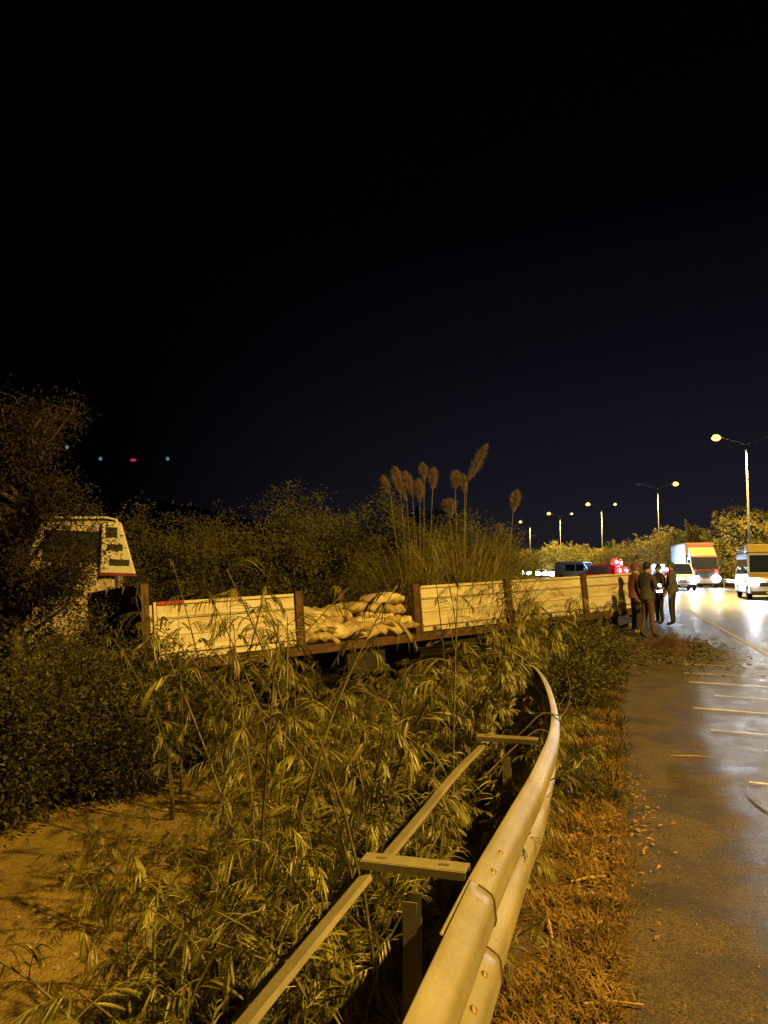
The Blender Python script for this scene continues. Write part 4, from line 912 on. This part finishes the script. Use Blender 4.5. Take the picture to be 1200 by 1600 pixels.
def limbs(r, h, spread, n, tr_=.08, base=0):
    """trunk and limbs; returns MB and tip positions"""
    b = MB(); tips = []; top = np.array([r.uniform(-.1, .1)*h, r.uniform(-.1, .1)*h, h*.55]); b.tube([(0,0,-.2), tuple(top*.5), tuple(top)], [tr_, tr_*.8, tr_*.6], 8)
    for k in range(n):
        a = 2*PI*k/n + r.uniform(-.4, .4); st = top * r.uniform(.3, 1); e_ = np.array([math.cos(a)*spread*r.uniform(.5, 1), math.sin(a)*spread*r.uniform(.5, 1), h*r.uniform(.55, .98)]); m_ = (st+e_)/2 + np.array([0, 0, .08*h])
        b.tube([tuple(st), tuple(m_), tuple(e_)], [tr_*.5, tr_*.3, tr_*.12], 6); tips.append(e_); tips.append(m_)
    return b, tips
def crown(r, h, rx, ry_, zc, rz_, nclump, per, L, W, shoots=0, sh_h=.8, low=0, updir=.3):
    """clumps of leaves through an uneven ellipsoid plus shoots breaking the outline"""
    rr = np.random.default_rng(r.randrange(10**6)); C = []; D = []
    seed = r.uniform(0, 100)
    for _ in range(nclump):
        d = rr.normal(size=3); d /= np.linalg.norm(d); k = rr.uniform(.35, 1) ** .5
        bumpy = 1 + .38 * noise.noise(Vector((d[0]*1.8+seed, d[1]*1.8, d[2]*1.8))) + .2 * noise.noise(Vector((d[0]*5+seed, d[1]*5, d[2]*5)))
        c = np.array([rx*d[0]*k*bumpy, ry_*d[1]*k*bumpy, zc + rz_*d[2]*k*bumpy])
        if c[2] < low: c[2] = low + rr.uniform(0, .3)
        n = int(per * rr.uniform(.5, 1.3)); off = rr.normal(size=(n, 3)) * np.array([.17, .17, .13]) * (rx / 1.5) ** .5
        C.append(c + off); D.append(off * 2.2 + d * .25 + np.array([0, 0, updir]) + rr.normal(size=(n, 3)) * .25)
    for _ in range(shoots):
        a = rr.uniform(0, 2*PI); q = rr.uniform(0, .95) ** .5; x, y = rx*q*math.cos(a), ry_*q*math.sin(a); z0 = zc + rz_*math.sqrt(max(0, 1-q*q))*.8; hh = sh_h*rr.uniform(.4, 1.1)
        n = int(40 * hh / .8); t = rr.uniform(0, 1, n); lean = rr.normal(size=2) * .25
        C.append(np.stack([x + lean[0]*t*hh + rr.normal(size=n)*.05, y + lean[1]*t*hh + rr.normal(size=n)*.05, z0 + t*hh], 1)); D.append(np.stack([rr.normal(size=n)*.6, rr.normal(size=n)*.6, np.full(n, .5)], 1))
    C = np.concatenate(C); D = np.concatenate(D); n = len(C)
    return leaves(C, D, L * rr.uniform(.6, 1.3, n), W * rr.uniform(.7, 1.2, n), .25)
def bush(name, label, cat, x, y, h, rx, m, seed, nclump=190, per=55, L=.09, W=.028, shoots=10, group=None, sh_h=.8, z=None, low=.1, ry_=None, zc=.52, updir=.3, hk=.48):
    r = random.Random(seed); z = zt(x, y) if z is None else z; t = thing(name, label, cat, (x, y, z), 0, group)
    b, tips = limbs(r, h*.85, rx*.7, 7, .05 * h / 3); b.build('trunk', M['bark'], t, smooth=True)
    link('crown', qmesh('crown', crown(r, h, rx, ry_ or rx, h*zc, h*hk, nclump, per, L, W, shoots, sh_h, low, updir), m), t); return t
# wild bushes behind the trailer (position from the left end to the right)
BB = [(-14.9, 18.6, 5.0, 1.6, 'darkest tall bush behind the trailer, left end beside the cab'), (-12.9, 18.3, 4.7, 1.5, 'tall bush right of the dark gap with a few bright leaf tips'),
      (-11.6, 20.2, 4.5, 1.6, 'dark bush behind the front trailer panel'), (-9.9, 18.6, 4.1, 1.5, 'shaggy bush left of the sack pile'),
      (-8.7, 20.4, 4.9, 1.5, 'bush with upright leafy shoots above the first brown post'), (-7.2, 19.4, 4.2, 1.5, 'green bush directly behind the sacks'),
      (-6.2, 21.2, 4.9, 1.5, 'tall bush with one high shoot left of the reed plumes'), (-4.4, 20.8, 3.9, 1.6, 'greener bush beneath the cluster of reed plumes'),
      (-3.7, 21.5, 3.9, 1.5, 'yellow green bush under the tallest leaning plume'), (-3.5, 23.6, 3.6, 1.4, 'low bush behind the fourth trailer panel'), (-3.75, 26.3, 3.3, 1.5, 'greyish low bush at the right end of the thicket')]
for k, (x, y, h, rx, lab) in enumerate(BB): bush('wild_bush', lab, 'bush', x, y, h, rx, M['leafB'], 100 + k, shoots=14, group='wild bushes behind the trailer', nclump=230, per=60, L=.10, W=.030)
# hedge-like bushes on the left below the trailer
HH = [(-6.35, 6.7, 1.85, .95, 'dense small-leaved bush at the left edge above the dirt track'), (-6.5, 8.0, 1.9, 1.1, 'rounded dense bush under the dark tree'), (-6.1, 9.3, 1.75, .95, 'dense bush just left of the trailer front corner'),
      (-7.6, 8.9, 1.95, 1.2, 'taller dense bush below the white cab'), (-5.45, 9.6, 1.0, .75, 'low dark bush at the end of the bare dirt'), (-5.75, 8.1, 1.3, .75, 'low bush spilling onto the dirt track'), (-7.9, 10.9, 2.3, 1.2, 'dark bush between the cab and the trailer headboard')]
for k, (x, y, h, rx, lab) in enumerate(HH): bush('dense_bush', lab, 'bush', x, y, h, rx, M['leafH'], 200 + k, nclump=250, per=60, L=.060, W=.030, shoots=14, sh_h=.5, low=.03, zc=.45, hk=.52, group='dense bushes left of the dirt track')
VB = [(-.55, 9.2, .55, .38, 'low dark leafy weed just outside the end of the guardrail bend'), (-.30, 10.8, .7, .42, 'dark leafy weed on the verge beyond the bend'), (-.6, 12.0, .75, .45, 'dark leafy weed clump before the fourth trailer panel'),
      (-.22, 13.4, .6, .38, 'dark leafy weed near the mud at the asphalt edge'), (-.75, 14.2, .8, .45, 'dark leafy weed under the right end of the trailer')]
for k, (x, y, h, rx, lab) in enumerate(VB): bush('leafy_weed', lab, 'weed', x, y, h, rx, M['leafH'], 250 + k, nclump=70, per=40, L=.06, W=.022, shoots=10, sh_h=.3, low=.02, group='dark weeds on the verge')
DS = [(-1.3, 2.7), (-1.6, 3.6), (-1.0, 3.1), (-2.0, 4.6), (-2.5, 5.2), (-1.4, 4.8), (-2.9, 6.6), (-1.8, 6.1), (-3.4, 7.3), (-1.15, 5.6), (-2.3, 7.4), (-.9, 4.4), (-1.9, 5.3), (-.78, 2.6)]
for k, (x, y) in enumerate(DS):
    a = random.uniform(0, 6.28); h = random.uniform(1.0, 1.9); L_ = random.uniform(.1, .35); b = MB(); q = [(L_*math.cos(a)*t*t, L_*math.sin(a)*t*t, h*t) for t in (0, .25, .5, .75, 1)]; b.tube(q, [.008, .0075, .006, .005, .002], 5)
    for t in (2, 3): b.tube([q[t], (q[t][0] + random.uniform(-.15, .15), q[t][1] + random.uniform(-.15, .15), q[t][2] + .22)], [.004, .0015], 4)
    o = b.build('dead_stalk', M['stem'] if k % 3 else M['bark']); o.location = (x, y, zt(x, y) - .05); tag(o, 'bare dead stalk standing up among the feathery saplings', 'dead stalk', 'dead stalks in the thicket')
# dark tree in the upper left
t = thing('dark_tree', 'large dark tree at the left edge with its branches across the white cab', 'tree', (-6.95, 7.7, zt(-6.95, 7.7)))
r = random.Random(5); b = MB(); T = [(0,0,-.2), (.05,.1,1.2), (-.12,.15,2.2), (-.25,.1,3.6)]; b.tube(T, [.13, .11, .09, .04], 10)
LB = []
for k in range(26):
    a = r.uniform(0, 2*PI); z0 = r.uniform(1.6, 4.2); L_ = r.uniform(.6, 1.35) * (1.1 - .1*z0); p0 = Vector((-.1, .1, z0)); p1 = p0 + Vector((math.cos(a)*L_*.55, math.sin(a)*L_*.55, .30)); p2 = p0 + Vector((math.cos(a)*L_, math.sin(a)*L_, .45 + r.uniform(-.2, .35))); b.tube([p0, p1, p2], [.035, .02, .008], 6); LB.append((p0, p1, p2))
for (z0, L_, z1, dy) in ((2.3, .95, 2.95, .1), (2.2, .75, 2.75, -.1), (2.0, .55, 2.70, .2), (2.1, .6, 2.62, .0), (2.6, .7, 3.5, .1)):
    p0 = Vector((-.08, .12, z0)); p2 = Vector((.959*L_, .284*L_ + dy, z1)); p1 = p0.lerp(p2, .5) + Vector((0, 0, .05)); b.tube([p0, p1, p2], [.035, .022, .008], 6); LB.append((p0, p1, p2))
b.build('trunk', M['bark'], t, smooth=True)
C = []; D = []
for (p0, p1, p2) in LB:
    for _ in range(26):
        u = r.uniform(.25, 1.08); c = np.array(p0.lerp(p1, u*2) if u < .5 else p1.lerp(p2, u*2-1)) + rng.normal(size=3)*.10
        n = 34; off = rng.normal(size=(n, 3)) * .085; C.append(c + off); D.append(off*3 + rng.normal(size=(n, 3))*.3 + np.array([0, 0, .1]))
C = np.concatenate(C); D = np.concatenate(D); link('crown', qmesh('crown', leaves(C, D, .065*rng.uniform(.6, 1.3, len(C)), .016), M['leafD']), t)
# bushes and trees in the median, lit by the lamps
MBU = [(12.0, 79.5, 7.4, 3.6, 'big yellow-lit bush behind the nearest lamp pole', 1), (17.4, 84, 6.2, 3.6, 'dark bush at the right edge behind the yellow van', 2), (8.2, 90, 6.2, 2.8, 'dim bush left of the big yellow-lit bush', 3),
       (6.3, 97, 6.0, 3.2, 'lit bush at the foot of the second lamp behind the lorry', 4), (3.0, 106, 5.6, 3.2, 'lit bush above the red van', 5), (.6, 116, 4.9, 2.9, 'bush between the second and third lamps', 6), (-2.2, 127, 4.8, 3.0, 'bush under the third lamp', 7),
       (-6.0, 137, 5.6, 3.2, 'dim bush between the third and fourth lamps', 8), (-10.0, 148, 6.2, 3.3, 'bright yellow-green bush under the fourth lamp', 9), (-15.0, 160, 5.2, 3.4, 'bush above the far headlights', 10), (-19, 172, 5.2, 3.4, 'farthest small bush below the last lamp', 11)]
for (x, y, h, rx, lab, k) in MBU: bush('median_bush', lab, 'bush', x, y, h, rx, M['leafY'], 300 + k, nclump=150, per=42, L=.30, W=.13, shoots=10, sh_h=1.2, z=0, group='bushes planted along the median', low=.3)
# farther dark trees behind everything, left of the road
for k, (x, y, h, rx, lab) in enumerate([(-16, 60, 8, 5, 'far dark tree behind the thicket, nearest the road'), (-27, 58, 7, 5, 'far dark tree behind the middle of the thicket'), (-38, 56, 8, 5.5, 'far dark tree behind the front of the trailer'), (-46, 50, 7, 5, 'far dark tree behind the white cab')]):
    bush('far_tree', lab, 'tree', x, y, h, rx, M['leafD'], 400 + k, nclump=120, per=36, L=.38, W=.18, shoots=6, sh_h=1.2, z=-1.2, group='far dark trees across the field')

# pampas clumps: blades, stalks and plumes
def arch_blades(n, r0, L, lean, w, seed, seg=6):
    rr = np.random.default_rng(seed); Q = []
    for _ in range(n):
        a = rr.uniform(0, 2*PI); q = rr.uniform(0, 1)**.5*r0; l_ = L*rr.uniform(.5, 1.1); ln = lean*rr.uniform(.3, 1.2); p = np.array([q*math.cos(a), q*math.sin(a), 0.]); el = math.pi/2 - .15*ln
        d = np.array([math.cos(a), math.sin(a), 0]); sd = np.array([-math.sin(a), math.cos(a), 0]); ww = w*rr.uniform(.7, 1.2)
        for i in range(seg):
            p2 = p + (d*math.cos(el) + np.array([0, 0, math.sin(el)])) * l_/seg; w0 = ww*(1 - i/seg)**.6; w1 = ww*(1-(i+1)/seg)**.6
            Q.append([p - sd*w0, p + sd*w0, p2 + sd*w1, p2 - sd*w1]); p = p2; el -= ln*.42*(i+1)/seg*1.6
    return np.array(Q)
def plume(base, tip, width, seed):
    rr = np.random.default_rng(seed); base = np.array(base); tip = np.array(tip); ax = tip - base; L = np.linalg.norm(ax); ax = ax / L; n = 1500
    t = rr.uniform(0, 1, n) ** .85; c = base + ax * (t*L)[:, None]; d = unit(rr.normal(size=(n, 3))); d = unit(d - (d @ ax)[:, None]*ax); prof = 1.3*width*np.sin(PI*np.clip(t*.93+.07, 0, 1))**.8
    D = d * prof[:, None] + ax * (.42*prof + .03)[:, None] * 1.6 + np.array([0, 0, -.01]); D = D * rr.uniform(.5, 1.5, n)[:, None] + rr.normal(size=(n, 3)) * .015; return leaves(c, D, np.linalg.norm(D, axis=1), .005, .12)
def pampas(label, x, y, plumes, seed, nb=1100, L=3.9):
    z = zt(x, y); t = thing('pampas_grass', label, 'pampas grass', (x, y, z), 0, 'pampas grass clumps behind the trailer')
    stuff(link('leaf_blade', qmesh('leaf_blade', arch_blades(nb, .8, L, .85, .017, seed, 8), M['reed']), t))
    for k, (px, py, pz, dx, dz, w) in enumerate(plumes):   # plume base relative to the world, tip offset
        b_ = Vector((px - x, py - y, pz - z)); b = MB(); foot = Vector((b_.x*.35, b_.y*.35, 0)); b.tube([foot, foot.lerp(b_, .5) + Vector((-dx*.15, 0, .1)), b_, b_ + Vector((dx, 0, dz))*.8], [.010, .008, .006, .003], 5)
        s_ = b.build('stalk', M['reed'], t); link('plume', qmesh('plume', plume(b_, b_ + Vector((dx, 0, dz)), w, seed + k), M['plume']), s_)
    return t
P1 = [(-4.97,17.3,3.35,-.18,.42,.07), (-4.72,17.3,3.35,-.14,.62,.10), (-4.45,17.4,3.28,-.18,.58,.10), (-4.28,17.4,3.12,-.02,.55,.09), (-4.2,17.5,3.62,-.03,.42,.085), (-4.0,17.5,3.42,.03,.5,.09), (-4.6,17.4,3.2,-.22,.55,.09)]
P2 = [(-3.62,17.7,2.75,-.02,.45,.13), (-3.50,17.7,3.42,.03,.45,.10), (-3.28,17.7,3.35,-.02,.42,.07), (-3.22,17.7,3.62,.46,.85,.10)]
pampas('left pampas clump carrying six or seven upright plumes', -4.35, 17.8, P1, 31)
pampas('middle pampas clump with the tallest plume leaning right', -3.35, 17.9, P2, 41)
pampas('right pampas clump with a single plume on a long leaning stalk', -2.7, 18.0, [(-2.12,17.4,2.85,.08,.48,.085), (-2.5,17.5,2.3,.05,.3,.05)], 51, 900, 3.2)

# ------------------------------------------------------------ grass, litter, sticks
def blades(xs, ys, hmin, hmax, m, name, lean=.6, w=.003, zoff=0):
    n = len(xs); z = np.array([zt(a, b) for a, b in zip(xs, ys)]) + zoff; base = np.stack([xs, ys, z], 1); a = rng.uniform(0, 2*PI, n); el = rng.uniform(.1, 1.4, n) ** (1) * (1 - lean*.4)
    h = rng.uniform(hmin, hmax, n); d = np.stack([np.cos(a)*np.cos(el), np.sin(a)*np.cos(el), np.sin(el)], 1); s = np.stack([-np.sin(a), np.cos(a), np.zeros(n)], 1) * w
    mid = base + d*h[:, None]*.55; tip = base + d*h[:, None] + np.array([0, 0, -1])*(h*.22)[:, None]; d2 = .6
    Q = np.concatenate([np.stack([base - s, base + s, mid + s*.9, mid - s*.9], 1), np.stack([mid - s*.9, mid + s*.9, tip + s*.15, tip - s*.15], 1)])
    return stuff(link(name, qmesh(name, Q, m)))
def clumpy(n, x0, x1, y0, y1, sc, thr):
    out = []
    while len(out) < n:
        x = random.uniform(x0, x1); y = random.uniform(y0, y1)
        if noise.noise(Vector((x*sc, y*sc, 5))) > thr + random.uniform(-.3, .3): out.append((x, y))
    o = np.array(out); return o[:, 0], o[:, 1]
x, y = clumpy(52000, -.75, .07, 1.0, 13, 4, -.05); tag(blades(x, y, .03, .12, M['grass'], 'dry_grass'), 'dry matted grass on the verge between guardrail and asphalt', 'grass')
x, y = clumpy(15000, -1.0, .10, 5.5, 20, 2.2, .12); tag(blades(x, y, .06, .24, M['ggrass'], 'green_grass', .35, .0035), 'longer green grass on the verge beyond the rail bend', 'grass')
x, y = clumpy(22000, -3.0, -.7, 3.0, 13, 1.4, .12); tag(blades(x, y, .05, .25, M['ggrass'], 'undergrowth_grass', .3, .004), 'tufts of weedy grass under the saplings', 'grass')
def litter(n, fx, name, label, m, L=(.02, .06)):
    P = [fx() for _ in range(n)]; C = np.array([(a, b, (zt(a, b) if a < .1 else 0) + random.uniform(.006, .03)) for a, b in P]); a = rng.uniform(0, 2*PI, n)
    D = np.stack([np.cos(a), np.sin(a), rng.uniform(-.05, .35, n)], 1); l_ = rng.uniform(L[0], L[1], n); D = unit(D); W = unit(np.cross(D, np.array([0, 0, 1.]) + rng.normal(size=(n, 3))*.35)) * (l_*.2)[:, None]
    mid = C + D*(l_*.5)[:, None] + np.array([0, 0, .004]); tip = C + D*l_[:, None]
    return tag(stuff(link(name, qmesh(name, np.stack([C, mid + W, tip, mid - W], 1), m))), label, 'litter')
litter(1500, lambda: (min(.12, random.gauss(-.16, .12)), random.uniform(1.2, 9)), 'leaf_litter', 'pale dead leaves scattered along the asphalt edge', M['litter'], (.012, .045))
litter(900, lambda: (random.gauss(-.02, .12), random.gauss(5.6, .7)), 'leaf_litter', 'drift of dead leaves spilling onto the asphalt', M['litter'], (.02, .05))
litter(500, lambda: (random.uniform(.1, 1.2) ** 1.0, random.uniform(2, 13)), 'road_crumbs', 'tiny bits of debris scattered on the shoulder', M['litter'], (.006, .02))
litter(6000, lambda: (random.gauss(1.0, .55), random.gauss(16.8, 1.7)), 'debris_litter', 'muddy leaves and twigs strewn over the shoulder before the people', M['stem'], (.02, .11))
litter(900, lambda: (random.uniform(-5.3, -2.2), random.uniform(2.5, 10)), 'path_litter', 'small leaves and chips lying on the dirt track', M['litter'], (.01, .035))
sb = MB()
for _ in range(260):
    x_, y_ = random.uniform(-5.4, -2.0), random.uniform(2.5, 10.5); r_ = random.uniform(.006, .022); sb.ball((x_, y_, zt(x_, y_) + .016), r_, 6, sc=(random.uniform(.8, 1.4), random.uniform(.7, 1.2), .6))
M['stone'] = mat('pale_pebble', (.34, .26, .15), .8, var=.3, scale=15)
tag(stuff(sb.build('pebbles', M['stone'])), 'small pale pebbles scattered over the bare dirt track', 'pebbles')
ST = [(-.03, 3.05, .22, 10, 'pale straight stick pointing onto the asphalt, nearer one'), (-.10, 3.25, .16, -8, 'short pale stick right behind the straight one'), (-.12, 2.75, .2, 120, 'pale stick lying askew in the dry grass'),
      (-.06, 2.05, .18, 70, 'thick pale stub at the bottom of the verge'), (.62, 7.1, .35, -4, 'thin twig lying on the asphalt by the leaf drift'), (-.22, 2.6, .25, 150, 'crossed dry reed stem in the dry grass'), (-.15, 4.2, .2, 30, 'broken reed piece beside the leaf drift'), (-.3, 3.6, .3, 100, 'long dry stem beside the guardrail foot')]
for (x, y, L_, a, lab) in ST:
    z = (zt(x, y) if x < .1 else 0) + .015; d = Vector((math.cos(R(a)), math.sin(R(a)), .04)) * L_ / 2; c = Vector((x, y, z)); b = MB(); b.tube([c-d, c + Vector((0, .008, .006)), c+d], [.006, .0065, .004], 6)
    tag(b.build('stick', M['stick']), lab, 'stick', 'sticks on the verge')
# mud heap on the shoulder
hv = []; hf = []; nx, ny = 40, 40
for j in range(ny):
    for i in range(nx):
        u, v = i/(nx-1)*2-1, j/(ny-1)*2-1; x = 1.0 + u*1.0; y = 16.9 + v*2.2; k = max(0, 1 - (u*u + v*v)); k = k*(.5 + noise.noise(Vector((x*2.2, y*2.2, 1)))*1.1)
        hv.append((x, y, -.03 + .17*k + .10*k*noise.noise(Vector((x*9, y*9, 2)))))
for j in range(ny-1):
    for i in range(nx-1): hf.append((j*nx+i, j*nx+i+1, (j+1)*nx+i+1, (j+1)*nx+i))
me = bpy.data.meshes.new('mud'); me.from_pydata(hv, [], hf); me.materials.append(M['soil']); me.polygons.foreach_set('use_smooth', [True]*len(hf)); struct(link('mud', me))
